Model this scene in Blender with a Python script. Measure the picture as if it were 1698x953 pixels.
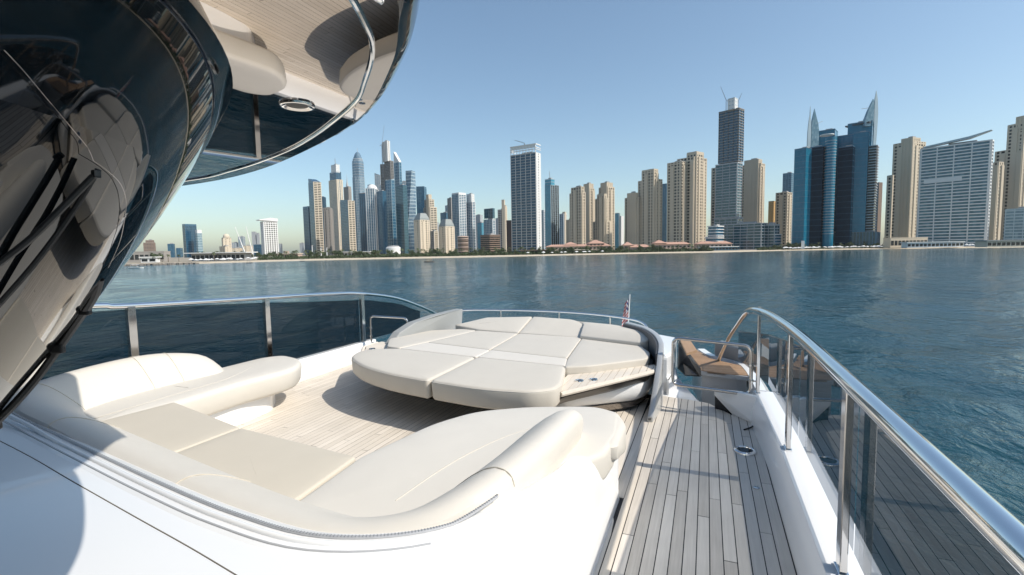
import bpy, bmesh, math, random
from mathutils import Vector, Matrix
random.seed(7)
for o in list(bpy.data.objects):
    bpy.data.objects.remove(o)
SC = bpy.context.scene
COL = SC.collection
PI = math.pi
R = math.radians

# ------------------------------------------------------------------ camera, sky, sun, exposure
# World frame = the yacht: +Y along the side deck, +X outboard to the right, z = 0 on the teak deck.
HEAD = R(22.0)                       # the camera looks 22 degrees left of the yacht's axis
PITCH = math.atan(63.5 / 800.0)
ROLL = R(1.0)
fwd = Vector((-math.sin(HEAD) * math.cos(PITCH), math.cos(HEAD) * math.cos(PITCH), -math.sin(PITCH)))
rt0 = Vector((math.cos(HEAD), math.sin(HEAD), 0))
up0 = rt0.cross(fwd)
rt = rt0 * math.cos(ROLL) - up0 * math.sin(ROLL)
up = rt0 * math.sin(ROLL) + up0 * math.cos(ROLL)
cd = bpy.data.cameras.new('camera')
cd.sensor_width = 36.0
cd.lens = 36.0 * 800.0 / 1698.0
cd.clip_start = 0.02
cd.clip_end = 20000
cam = bpy.data.objects.new('camera', cd)
COL.objects.link(cam)
M3 = Matrix((rt, up, -fwd)).transposed()
cam.matrix_world = Matrix.Translation((0, 0, 1.70)) @ M3.to_4x4()
SC.camera = cam

SUN_EL, SUN_AZ = R(46.0), R(90.0)    # the sun stands square off the right-hand rail
W = bpy.data.worlds.new('World')
SC.world = W
W.use_nodes = True
nt = W.node_tree
bg = nt.nodes['Background']
sky = nt.nodes.new('ShaderNodeTexSky')
sky.sky_type = 'NISHITA'
sky.sun_disc = False
sky.sun_elevation = SUN_EL
sky.sun_rotation = SUN_AZ
sky.altitude = 800
sky.air_density = 1.1
sky.dust_density = 2.5
sky.ozone_density = 2.0
tint = nt.nodes.new('ShaderNodeMix'); tint.data_type = 'RGBA'; tint.blend_type = 'MULTIPLY'
tint.inputs[0].default_value = 1.0
tint.inputs[7].default_value = (0.935, 0.97, 0.905, 1)      # the photograph's slightly teal rendering of the whole sky
nt.links.new(sky.outputs[0], tint.inputs[6]); nt.links.new(tint.outputs[2], bg.inputs[0])
bg.inputs[1].default_value = 0.15
sd = bpy.data.lights.new('sun', 'SUN')
sd.energy = 3.55
sd.angle = R(0.5)
sd.color = (1.0, 0.925, 0.815)
sun = bpy.data.objects.new('sun', sd)
COL.objects.link(sun)
sv = Vector((math.cos(SUN_EL) * math.sin(SUN_AZ), math.cos(SUN_EL) * math.cos(SUN_AZ), math.sin(SUN_EL)))
sun.rotation_euler = (-sv).to_track_quat('-Z', 'Y').to_euler()
sun.location = (60, 0, 60)
VS = SC.view_settings
VS.view_transform = 'Standard'
VS.look = 'None'
VS.exposure = 0.3
VS.gamma = 1.0
SC.cycles.max_bounces = 8
SC.cycles.transparent_max_bounces = 16
SC.cycles.caustics_reflective = False
SC.cycles.caustics_refractive = False

# ------------------------------------------------------------------ helpers
class MB:
    def __init__(s):
        s.v = []; s.f = []; s.m = []; s.mi = 0
    def add(s, vs, fs):
        o = len(s.v)
        s.v.extend([tuple(p) for p in vs])
        for f in fs:
            s.f.append([i + o for i in f]); s.m.append(s.mi)
    def box(s, c, d, rz=0.0):
        hx, hy, hz = d[0] / 2, d[1] / 2, d[2] / 2
        cs, sn = math.cos(rz), math.sin(rz)
        vs = []
        for dz in (-hz, hz):
            for (dx, dy) in ((-hx, -hy), (hx, -hy), (hx, hy), (-hx, hy)):
                vs.append((c[0] + dx * cs - dy * sn, c[1] + dx * sn + dy * cs, c[2] + dz))
        s.add(vs, [(3, 2, 1, 0), (4, 5, 6, 7), (0, 1, 5, 4), (1, 2, 6, 5), (2, 3, 7, 6), (3, 0, 4, 7)])
    def prism(s, poly, z0, z1, topz=None):
        n = len(poly)
        vs = [(p[0], p[1], z0) for p in poly] + [(p[0], p[1], (topz(p) if topz else z1)) for p in poly]
        fs = [tuple(range(n - 1, -1, -1)), tuple(range(n, 2 * n))]
        for i in range(n):
            j = (i + 1) % n
            fs.append((i, j, n + j, n + i))
        s.add(vs, fs)
    def loft(s, rings, closed=True, cap0=True, cap1=True, flip=False):
        n = len(rings[0]); vs = [p for r in rings for p in r]; fs = []
        m = n if closed else n - 1
        for a in range(len(rings) - 1):
            for i in range(m):
                j = (i + 1) % n
                q = (a * n + i, a * n + j, (a + 1) * n + j, (a + 1) * n + i)
                fs.append(q[::-1] if flip else q)
        if closed and cap0: fs.append(tuple(range(n - 1, -1, -1)) if not flip else tuple(range(n)))
        if closed and cap1:
            t = tuple(range((len(rings) - 1) * n, len(rings) * n)); fs.append(t if not flip else t[::-1])
        s.add(vs, fs)
    def tube(s, pts, r, n=8, closed=False, caps=True):
        pts = [Vector(p) for p in pts]; rings = []
        N = len(pts); prev = None
        for i, p in enumerate(pts):
            if closed: t = pts[(i + 1) % N] - pts[i - 1]
            elif i == 0: t = pts[1] - pts[0]
            elif i == N - 1: t = pts[-1] - pts[-2]
            else: t = pts[i + 1] - pts[i - 1]
            t.normalize()
            if prev is None:
                a = Vector((0, 0, 1)) if abs(t.z) < 0.9 else Vector((1, 0, 0))
                u = t.cross(a).normalized()
            else:
                u = (prev - t * prev.dot(t)).normalized()
            prev = u; w = t.cross(u)
            rr = r[i] if isinstance(r, (list, tuple)) else r
            rings.append([p + (u * math.cos(2 * PI * k / n) + w * math.sin(2 * PI * k / n)) * rr for k in range(n)])
        if closed:
            rings.append(rings[0]); s.loft(rings, True, False, False)
        else:
            s.loft(rings, True, caps, caps)
    def lathe(s, prof, c=(0, 0, 0), n=16):
        rings = [[(c[0] + r * math.cos(2 * PI * k / n), c[1] + r * math.sin(2 * PI * k / n), c[2] + z) for k in range(n)] for r, z in prof]
        s.loft(rings, True, True, True)
    def bar(s, a, b, w, h=None):
        a, b = Vector(a), Vector(b); h = h or w
        t = (b - a).normalized()
        u = t.cross(Vector((0, 0, 1)))
        if u.length < 1e-3: u = Vector((1, 0, 0))
        u.normalize(); v = u.cross(t)
        rings = [[p + u * (sx * w / 2) + v * (sy * h / 2) for sx, sy in ((-1, -1), (1, -1), (1, 1), (-1, 1))] for p in (a, b)]
        s.loft(rings)
    def build(s, name, mat, parent=None, smooth=False, kind=None, bevel=0, fix=True):
        me = bpy.data.meshes.new(name)
        off = Vector((0, 0, 0))
        if parent is not None and not parent.get('_loc', False):
            p = parent
            while p is not None:
                off += p.location; p = p.parent
        me.from_pydata([(x - off.x, y - off.y, z - off.z) for x, y, z in s.v] if off.length else s.v, [], s.f)
        mats = mat if isinstance(mat, (list, tuple)) else [mat]
        for m in mats: me.materials.append(m)
        if len(mats) > 1: me.polygons.foreach_set('material_index', s.m)
        me.update()
        if fix:
            bm = bmesh.new(); bm.from_mesh(me)
            bmesh.ops.recalc_face_normals(bm, faces=bm.faces)
            if bevel:
                es = [e for e in bm.edges if len(e.link_faces) == 2 and e.calc_face_angle(0) > 0.5]
                bmesh.ops.bevel(bm, geom=es, offset=bevel, segments=2, profile=0.6, affect='EDGES')
            bm.to_mesh(me); bm.free()
        if smooth:
            me.polygons.foreach_set('use_smooth', [True] * len(me.polygons))
            try: me.set_sharp_from_angle(angle=R(40))
            except Exception: pass
        o = bpy.data.objects.new(name, me)
        COL.objects.link(o)
        if parent is not None: o.parent = parent
        if kind: o['kind'] = kind
        return o

def thing(name, label, cat, loc=(0, 0, 0), rz=0.0, group=None):
    o = bpy.data.objects.new(name, None)
    COL.objects.link(o)
    o.location = loc; o.rotation_euler = (0, 0, rz)
    o.empty_display_size = 0.2
    tag(o, label, cat, group)
    return o
def tag(o, label, cat, group=None):
    o['label'] = label; o['category'] = cat
    if group: o['group'] = group
    return o
def struct(o):
    o['kind'] = 'structure'; return o
def copy_tree(root, loc, rz=0.0, scale=None, label=None):
    r = root.copy(); COL.objects.link(r); r.location = loc; r.rotation_euler = (0, 0, rz)
    if scale: r.scale = scale
    if label: r['label'] = label
    for ch in list(root.children):
        c = ch.copy(); COL.objects.link(c); c.parent = r
        for g in ch.children:
            d = g.copy(); COL.objects.link(d); d.parent = c
    return r
def catmull(pts, n=8, closed=False):
    pts = [Vector(p) for p in pts]; out = []; N = len(pts)
    segs = N if closed else N - 1
    for i in range(segs):
        if closed: p0, p1, p2, p3 = pts[i - 1], pts[i], pts[(i + 1) % N], pts[(i + 2) % N]
        else: p0, p1, p2, p3 = pts[max(i - 1, 0)], pts[i], pts[i + 1], pts[min(i + 2, N - 1)]
        for k in range(n):
            t = k / n
            out.append(0.5 * ((2 * p1) + (p2 - p0) * t + (2 * p0 - 5 * p1 + 4 * p2 - p3) * t * t + (3 * p1 - p0 - 3 * p2 + p3) * t ** 3))
    if not closed: out.append(pts[-1])
    return out
def lerp(a, b, t): return a + (b - a) * t
def interp(x, xs, ys):
    if x <= xs[0]: return ys[0]
    for i in range(1, len(xs)):
        if x <= xs[i]: return lerp(ys[i - 1], ys[i], (x - xs[i - 1]) / (xs[i] - xs[i - 1]))
    return ys[-1]
def smooth01(t):
    t = max(0.0, min(1.0, t)); return t * t * (3 - 2 * t)

# ------------------------------------------------------------------ materials
MT = {}
def new_mat(name):
    m = bpy.data.materials.new(name); m.use_nodes = True
    t = m.node_tree; b = t.nodes['Principled BSDF']
    return m, t, b
def N(t, kind, **kw):
    n = t.nodes.new(kind)
    for k, v in kw.items(): setattr(n, k, v)
    return n
def plain(name, col, rough=0.5, metal=0.0, spec=0.5, var=0.0, scale=8.0, bump=0.0, bscale=60.0, coat=0.0, stretch=None, sag=0.0):
    m, t, b = new_mat(name)
    b.inputs['Base Color'].default_value = (*col, 1)
    b.inputs['Roughness'].default_value = rough
    b.inputs['Metallic'].default_value = metal
    b.inputs['Specular IOR Level'].default_value = spec
    b.inputs['Coat Weight'].default_value = coat
    b.inputs['Coat Roughness'].default_value = 0.04
    tc = N(t, 'ShaderNodeTexCoord'); src = tc.outputs['Object']
    if stretch:
        mp = N(t, 'ShaderNodeMapping'); mp.inputs['Scale'].default_value = stretch
        t.links.new(src, mp.inputs[0]); src = mp.outputs[0]
    if var:
        n = N(t, 'ShaderNodeTexNoise'); n.inputs['Scale'].default_value = scale; n.inputs['Detail'].default_value = 4
        t.links.new(src, n.inputs['Vector'])
        mx = N(t, 'ShaderNodeMix', data_type='RGBA')
        mx.inputs[6].default_value = tuple(c * (1 - var) for c in col) + (1,)
        mx.inputs[7].default_value = tuple(min(1, c * (1 + var)) for c in col) + (1,)
        t.links.new(n.outputs['Fac'], mx.inputs[0]); t.links.new(mx.outputs[2], b.inputs['Base Color'])
    if bump:
        n = N(t, 'ShaderNodeTexNoise'); n.inputs['Scale'].default_value = bscale; n.inputs['Detail'].default_value = 3
        t.links.new(src, n.inputs['Vector'])
        bp = N(t, 'ShaderNodeBump'); bp.inputs['Strength'].default_value = bump; bp.inputs['Distance'].default_value = 0.01
        t.links.new(n.outputs['Fac'], bp.inputs['Height']); t.links.new(bp.outputs[0], b.inputs['Normal'])
        if sag:
            n3 = N(t, 'ShaderNodeTexNoise'); n3.inputs['Scale'].default_value = 5.5; n3.inputs['Detail'].default_value = 2; n3.inputs['Distortion'].default_value = 0.2
            t.links.new(src, n3.inputs['Vector'])
            b2 = N(t, 'ShaderNodeBump'); b2.inputs['Strength'].default_value = sag; b2.inputs['Distance'].default_value = 0.03
            t.links.new(n3.outputs['Fac'], b2.inputs['Height']); t.links.new(b2.outputs[0], bp.inputs['Normal'])
    MT[name] = m
    return m

def teak(name, c0, c1):
    """bleached teak: each plank its own tone, fine grain along Y, small scuffs"""
    m, t, b = new_mat(name)
    tc = N(t, 'ShaderNodeTexCoord'); oi = N(t, 'ShaderNodeObjectInfo')
    mp = N(t, 'ShaderNodeMapping'); mp.inputs['Scale'].default_value = (60, 2.2, 60)
    ad = N(t, 'ShaderNodeVectorMath', operation='ADD')
    cx = N(t, 'ShaderNodeCombineXYZ')
    mu = N(t, 'ShaderNodeMath', operation='MULTIPLY'); mu.inputs[1].default_value = 37.0
    t.links.new(oi.outputs['Random'], mu.inputs[0]); t.links.new(mu.outputs[0], cx.inputs[1]); t.links.new(mu.outputs[0], cx.inputs[0])
    t.links.new(tc.outputs['Object'], ad.inputs[0]); t.links.new(cx.outputs[0], ad.inputs[1]); t.links.new(ad.outputs[0], mp.inputs[0])
    n = N(t, 'ShaderNodeTexNoise'); n.inputs['Scale'].default_value = 1.0; n.inputs['Detail'].default_value = 5; n.inputs['Roughness'].default_value = 0.65
    t.links.new(mp.outputs[0], n.inputs['Vector'])
    n2 = N(t, 'ShaderNodeTexNoise'); n2.inputs['Scale'].default_value = 2.3; n2.inputs['Detail'].default_value = 3
    t.links.new(tc.outputs['Object'], n2.inputs['Vector'])
    mx = N(t, 'ShaderNodeMix', data_type='RGBA'); mx.inputs[6].default_value = (*c0, 1); mx.inputs[7].default_value = (*c1, 1)
    a1 = N(t, 'ShaderNodeMath', operation='MULTIPLY_ADD'); a1.inputs[1].default_value = 0.62
    t.links.new(oi.outputs['Random'], a1.inputs[0])
    sub = N(t, 'ShaderNodeMath', operation='MULTIPLY_ADD'); sub.inputs[1].default_value = 1.1; sub.inputs[2].default_value = -0.36
    t.links.new(n.outputs['Fac'], sub.inputs[0]); t.links.new(sub.outputs[0], a1.inputs[2])
    t.links.new(a1.outputs[0], mx.inputs[0])
    mx2 = N(t, 'ShaderNodeMix', data_type='RGBA', blend_type='MULTIPLY'); mx2.inputs[0].default_value = 0.35
    t.links.new(mx.outputs[2], mx2.inputs[6]); 
    rp = N(t, 'ShaderNodeMapRange'); rp.inputs[1].default_value = 0.3; rp.inputs[2].default_value = 0.7; rp.inputs[3].default_value = 0.75; rp.inputs[4].default_value = 1.1
    t.links.new(n2.outputs['Fac'], rp.inputs[0]); t.links.new(rp.outputs[0], mx2.inputs[7])
    t.links.new(mx2.outputs[2], b.inputs['Base Color'])
    b.inputs['Roughness'].default_value = 0.62; b.inputs['Specular IOR Level'].default_value = 0.35
    bp = N(t, 'ShaderNodeBump'); bp.inputs['Strength'].default_value = 0.25; bp.inputs['Distance'].default_value = 0.003
    t.links.new(n.outputs['Fac'], bp.inputs['Height']); t.links.new(bp.outputs[0], b.inputs['Normal'])
    MT[name] = m
    return m

def tinted_glass(name, tint, facing=0.10, rough=0.0, gain=0.9):
    """see-through sheet that filters what lies behind it and mirrors at grazing angles"""
    m, t, b = new_mat(name)
    t.nodes.remove(b)
    out = t.nodes['Material Output']
    tr = N(t, 'ShaderNodeBsdfTransparent'); tr.inputs[0].default_value = (*tint, 1)
    gl = N(t, 'ShaderNodeBsdfGlossy'); gl.inputs[0].default_value = (0.92, 0.95, 1.0, 1); gl.inputs['Roughness'].default_value = rough
    fr = N(t, 'ShaderNodeFresnel'); ge = N(t, 'ShaderNodeNewGeometry')
    sg = N(t, 'ShaderNodeMath', operation='MULTIPLY_ADD'); sg.inputs[1].default_value = -2.0; sg.inputs[2].default_value = 1.0
    po = N(t, 'ShaderNodeMath', operation='POWER'); po.inputs[0].default_value = 1.5
    t.links.new(ge.outputs['Backfacing'], sg.inputs[0]); t.links.new(sg.outputs[0], po.inputs[1]); t.links.new(po.outputs[0], fr.inputs[0])
    ma = N(t, 'ShaderNodeMath', operation='MULTIPLY_ADD', use_clamp=True); ma.inputs[1].default_value = gain; ma.inputs[2].default_value = facing
    t.links.new(fr.outputs[0], ma.inputs[0])
    mx = N(t, 'ShaderNodeMixShader')
    t.links.new(ma.outputs[0], mx.inputs[0]); t.links.new(tr.outputs[0], mx.inputs[1]); t.links.new(gl.outputs[0], mx.inputs[2])
    t.links.new(mx.outputs[0], out.inputs[0])
    MT[name] = m
    return m

def city_glass(name, c0, c1, rough=0.08, cell=(3.0, 3.0, 3.6), spec=0.7, metal=0.0):
    """window walls: every pane its own blind, tone and gloss"""
    m, t, b = new_mat(name)
    tc = N(t, 'ShaderNodeTexCoord')
    mp = N(t, 'ShaderNodeVectorMath', operation='DIVIDE'); mp.inputs[1].default_value = cell
    fl = N(t, 'ShaderNodeVectorMath', operation='FLOOR')
    wn = N(t, 'ShaderNodeTexWhiteNoise', noise_dimensions='3D')
    t.links.new(tc.outputs['Object'], mp.inputs[0]); t.links.new(mp.outputs[0], fl.inputs[0]); t.links.new(fl.outputs[0], wn.inputs[0])
    pw = N(t, 'ShaderNodeMath', operation='POWER'); pw.inputs[1].default_value = 2.2
    t.links.new(wn.outputs['Value'], pw.inputs[0])
    mx = N(t, 'ShaderNodeMix', data_type='RGBA'); mx.inputs[6].default_value = (*c0, 1); mx.inputs[7].default_value = (*c1, 1)
    t.links.new(pw.outputs[0], mx.inputs[0]); t.links.new(mx.outputs[2], b.inputs['Base Color'])
    b.inputs['Roughness'].default_value = rough; b.inputs['Specular IOR Level'].default_value = spec; b.inputs['Metallic'].default_value = metal
    MT[name] = m
    return m

plain('gelcoat', (0.86, 0.87, 0.88), 0.18, var=0.015, scale=3, coat=0.4)
plain('gelcoat_grey', (0.42, 0.43, 0.45), 0.25, coat=0.4)
plain('cushion', (0.585, 0.55, 0.49), 0.55, spec=0.3, var=0.035, scale=5, bump=0.12, bscale=260, sag=0.10)
plain('cushion_white', (0.66, 0.63, 0.575), 0.5, spec=0.3, var=0.03, scale=5, bump=0.10, bscale=240, sag=0.10)
plain('cushion_band', (0.66, 0.625, 0.57), 0.55, spec=0.3, var=0.03, scale=5, bump=0.1, bscale=240, sag=0.10)
plain('cushion_beige', (0.58, 0.535, 0.455), 0.6, spec=0.25, var=0.03, scale=4, bump=0.10, bscale=240, sag=0.10)
plain('cushion_grey', (0.30, 0.31, 0.31), 0.5, spec=0.3, bump=0.08, bscale=220)
plain('piping', (0.72, 0.69, 0.64), 0.5)
plain('seam_dark', (0.16, 0.14, 0.12), 0.8)
plain('zipper', (0.28, 0.29, 0.30), 0.5, metal=0.3)
plain('chrome', (0.80, 0.80, 0.80), 0.06, metal=1.0)
plain('steel', (0.62, 0.60, 0.58), 0.09, metal=1.0)
plain('steel_dark', (0.34, 0.31, 0.29), 0.10, metal=1.0)
plain('caulk', (0.012, 0.012, 0.014), 0.7)
plain('black_gloss', (0.003, 0.004, 0.005), 0.03, spec=0.5)
plain('black_matt', (0.01, 0.01, 0.011), 0.45)
plain('bronze_mirror', (0.42, 0.385, 0.355), 0.012, metal=1.0)
plain('underside', (0.055, 0.048, 0.043), 0.3)
plain('plinth', (0.28, 0.255, 0.235), 0.16, metal=0.9)
plain('wing_metal', (0.52, 0.53, 0.53), 0.32, metal=0.25)
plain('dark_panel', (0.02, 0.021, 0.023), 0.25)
plain('leather_grey', (0.10, 0.10, 0.105), 0.6)
teak('teak_lounge', (0.62, 0.56, 0.48), (0.78, 0.715, 0.63))
teak('teak_side', (0.52, 0.475, 0.42), (0.78, 0.73, 0.665))
teak('teak_brown', (0.30, 0.185, 0.11), (0.43, 0.29, 0.185))
tinted_glass('rail_glass', (0.27, 0.285, 0.30), 0.025)
tinted_glass('rail_glass_dark', (0.16, 0.19, 0.22), 0.0, 0.0, 0.4)
# windscreen: black-backed glass, its mirror image strongest at grazing angles
plain('windscreen_glass', (0.002, 0.003, 0.004), 0.012, spec=0.55)

# water
m, t, b = new_mat('water')
tc = N(t, 'ShaderNodeTexCoord')
b.inputs['Base Color'].default_value = (0.005, 0.046, 0.062, 1)
b.inputs['Roughness'].default_value = 0.09
b.inputs['IOR'].default_value = 1.333
hs = []
for sc, dist, st in ((0.35, 0.30, (1.0, 0.6, 1)), (1.3, 0.10, (1.0, 0.65, 1)), (4.5, 0.034, (1, .75, 1))):
    mp = N(t, 'ShaderNodeMapping'); mp.inputs['Scale'].default_value = st; mp.inputs['Rotation'].default_value = (0, 0, 0.5)
    n = N(t, 'ShaderNodeTexNoise'); n.inputs['Scale'].default_value = sc; n.inputs['Detail'].default_value = 3; n.inputs['Roughness'].default_value = .55
    n.inputs['Distortion'].default_value = 0.6
    t.links.new(tc.outputs['Object'], mp.inputs[0]); t.links.new(mp.outputs[0], n.inputs['Vector'])
    mu = N(t, 'ShaderNodeMath', operation='MULTIPLY'); mu.inputs[1].default_value = dist
    t.links.new(n.outputs['Fac'], mu.inputs[0]); hs.append(mu)
a = N(t, 'ShaderNodeMath', operation='ADD'); t.links.new(hs[0].outputs[0], a.inputs[0]); t.links.new(hs[1].outputs[0], a.inputs[1])
a2 = N(t, 'ShaderNodeMath', operation='ADD'); t.links.new(a.outputs[0], a2.inputs[0]); t.links.new(hs[2].outputs[0], a2.inputs[1])
bp = N(t, 'ShaderNodeBump'); bp.inputs['Distance'].default_value = 2.3
wp = N(t, 'ShaderNodeTexNoise'); wp.inputs['Scale'].default_value = 0.021; wp.inputs['Detail'].default_value = 3        # patches of wind
wm = N(t, 'ShaderNodeMapping'); wm.inputs['Scale'].default_value = (1.0, 0.4, 1); wm.inputs['Rotation'].default_value = (0, 0, -.3)
wr = N(t, 'ShaderNodeMapRange'); wr.inputs[1].default_value = 0.35; wr.inputs[2].default_value = 0.65; wr.inputs[3].default_value = 0.55; wr.inputs[4].default_value = 1.0
t.links.new(tc.outputs['Object'], wm.inputs[0]); t.links.new(wm.outputs[0], wp.inputs['Vector']); t.links.new(wp.outputs['Fac'], wr.inputs[0]); t.links.new(wr.outputs[0], bp.inputs['Strength'])
t.links.new(a2.outputs[0], bp.inputs['Height']); t.links.new(bp.outputs[0], b.inputs['Normal'])
MT['water'] = m

plain('sand', (0.56, 0.48, 0.36), 0.9, var=0.12, scale=0.08)
plain('earth', (0.30, 0.26, 0.20), 0.95, var=0.2, scale=0.02)
plain('rock', (0.20, 0.18, 0.16), 0.9, var=0.3, scale=0.5)
plain('leaf_dark', (0.05, 0.075, 0.028), 0.7, var=0.5, scale=0.5)
plain('leaf_mid', (0.085, 0.11, 0.045), 0.7, var=0.4, scale=0.5)
plain('trunk', (0.12, 0.09, 0.06), 0.9)
plain('flag_red', (0.45, 0.03, 0.035), 0.7)
plain('flag_white', (0.72, 0.70, 0.68), 0.7)
plain('flag_blue', (0.02, 0.03, 0.12), 0.7)
# city walls
plain('c_beige', (0.60, 0.515, 0.40), 0.8, var=0.06, scale=0.05)
plain('c_cream', (0.66, 0.575, 0.455), 0.8, var=0.05, scale=0.05)
plain('c_pink', (0.47, 0.36, 0.30), 0.8)
plain('c_brown', (0.22, 0.16, 0.125), 0.8, var=0.1, scale=0.05)
plain('c_darkbrown', (0.055, 0.038, 0.035), 0.7)
plain('c_orange', (0.55, 0.34, 0.13), 0.8)
plain('c_white', (0.74, 0.74, 0.73), 0.6)
plain('c_grey', (0.36, 0.36, 0.36), 0.7)
plain('c_greybeige', (0.34, 0.315, 0.29), 0.8)
plain('c_haze', (0.42, 0.44, 0.46), 0.8)  # pale grey: distance haze put into far walls, plain trim elsewhere
plain('c_concrete', (0.30, 0.29, 0.28), 0.9, var=0.1, scale=0.1)
plain('c_darkframe', (0.06, 0.068, 0.078), 0.5)
plain('c_blueframe', (0.06, 0.145, 0.225), 0.3, metal=0.2)
plain('c_paleblue', (0.40, 0.50, 0.55), 0.4)
plain('c_roofred', (0.46, 0.28, 0.215), 0.85, var=0.12, scale=0.2)
plain('c_greyroof', (0.25, 0.28, 0.28), 0.6)
plain('c_steel', (0.35, 0.36, 0.37), 0.5, metal=0.6)
city_glass('g_dark', (0.008, 0.011, 0.014), (0.05, 0.055, 0.055), 0.15, (3.0, 3.0, 3.6), 0.35)
city_glass('g_deep', (0.008, 0.05, 0.10), (0.02, 0.085, 0.15), 0.10)
city_glass('g_blue', (0.015, 0.09, 0.165), (0.05, 0.16, 0.25), 0.10)
city_glass('g_teal', (0.008, 0.06, 0.085), (0.03, 0.11, 0.14), 0.08)
city_glass('g_pale', (0.10, 0.20, 0.26), (0.22, 0.33, 0.39), 0.12)
city_glass('g_bright', (0.03, 0.22, 0.33), (0.05, 0.30, 0.42), 0.12)
city_glass('g_lagoon', (0.05, 0.15, 0.20), (0.15, 0.27, 0.33), 0.12, (4.0, 4.0, 4.1), 0.5)
city_glass('g_haze', (0.16, 0.24, 0.30), (0.24, 0.31, 0.36), 0.3)  # far window walls with the distance haze put into their colour
city_glass('g_silver', (0.10, 0.18, 0.26), (0.22, 0.30, 0.37), 0.15)
city_glass('g_twin', (0.012, 0.14, 0.23), (0.02, 0.17, 0.27), 0.05, (3.0, 3.0, 4.4), 0.35)  # twin hotel glass, its blue sky reflection put into the base colour
city_glass('g_twindark', (0.002, 0.016, 0.034), (0.003, 0.022, 0.046), 0.05, (3.0, 3.0, 4.4), 0.04)  # same hotel glass; facets without sky reflection get a darker base colour

# ================================================================== THE YACHT
def rounded_poly(poly, r, n=5):
    """plan polygon with rounded corners; r is one radius or one per corner"""
    out = []; k = len(poly)
    for i in range(k):
        p0, p1, p2 = Vector(poly[i - 1]), Vector(poly[i]), Vector(poly[(i + 1) % k])
        rr = r[i] if isinstance(r, (list, tuple)) else r
        a, b = (p0 - p1), (p2 - p1)
        rr = min(rr, a.length * 0.45, b.length * 0.45)
        a.normalize(); b.normalize()
        s, e = p1 + a * rr, p1 + b * rr
        for j in range(n + 1):
            t = j / n
            out.append((s * (1 - t) ** 2 + p1 * 2 * t * (1 - t) + e * t * t))
    return out
def inset(poly, d):
    n = len(poly); out = []
    ar = sum(poly[i][0] * poly[(i + 1) % n][1] - poly[(i + 1) % n][0] * poly[i][1] for i in range(n))
    sg = 1 if ar > 0 else -1
    for i in range(n):
        a = Vector(poly[i]) - Vector(poly[i - 1]); b = Vector(poly[(i + 1) % n]) - Vector(poly[i])
        if a.length < 1e-6: a = b
        if b.length < 1e-6: b = a
        a = a.normalized(); b = b.normalized()
        nn = Vector((-(a.y + b.y), a.x + b.x))
        if nn.length < 1e-6: nn = Vector((-a.y, a.x))
        nn.normalize()
        out.append(Vector(poly[i]) + nn * (sg * d))
    return out
def pad(mb, poly, z0, z1, r=0.03, puff=0.012, zf=None, corner=0.05, under=0.0, steps=4):
    """an upholstered pad: rounded plan, rounded top edge, slightly puffed top; zf(x, y) lifts the top"""
    P = rounded_poly(poly, corner) if corner is not None else [Vector(p) for p in poly]
    zf = zf or (lambda x, y: 0.0)
    rings = []
    def ring(pp, z, lift=1.0): return [(p.x, p.y, z + lift * zf(p.x, p.y)) for p in pp]
    rings.append(ring(inset(P, under + r * .6), z0, 1)); rings.append(ring(inset(P, under * .6 + r * .15), z0 + r * .35)); rings.append(ring(inset(P, under * .3), z0 + r))
    for k in range(steps + 1):
        a = k / steps * PI / 2
        rings.append(ring(inset(P, r * (1 - math.cos(a))), z1 - r + r * math.sin(a)))
    c = Vector((sum(p.x for p in P) / len(P), sum(p.y for p in P) / len(P)))
    Q = inset(P, r)
    for s, h in ((0.88, .55), (0.7, .85), (0.5, .95), (0.3, 1.0)):
        rings.append([(c.x + (p.x - c.x) * s, c.y + (p.y - c.y) * s, z1 + puff * h + zf(c.x + (p.x - c.x) * s, c.y + (p.y - c.y) * s)) for p in Q])
    mb.loft(rings)
def sweep(mb, path, section, n_end=4, closed_caps=True, zs=None):
    """section: list of (inward offset, z) swept along a plan path (x, y, z lift); inward = right of travel"""
    rings = []; K = len(path)
    for i, p in enumerate(path):
        a = path[max(i - 1, 0)]; b = path[min(i + 1, K - 1)]
        t = Vector((b[0] - a[0], b[1] - a[1])).normalized(); nn = Vector((t.y, -t.x))
        e = min(i, K - 1 - i)
        s = 1.0 if e >= n_end else math.sin((e + 0.35) / (n_end + 0.35) * PI / 2)
        zc = sum(q[1] for q in section) / len(section); dc = sum(q[0] for q in section) / len(section)
        lo = min(q[1] for q in section)
        rings.append([(p[0] + nn.x * (dc + (d - dc) * (0.55 + .45 * s)), p[1] + nn.y * (dc + (d - dc) * (.55 + .45 * s)), lo + (z - lo) * s + (p[2] if len(p) > 2 else 0) * max(0.0, min(1.0, (z - .42) / .2))) for d, z in section])
    mb.loft(rings, True, True, True)

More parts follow.
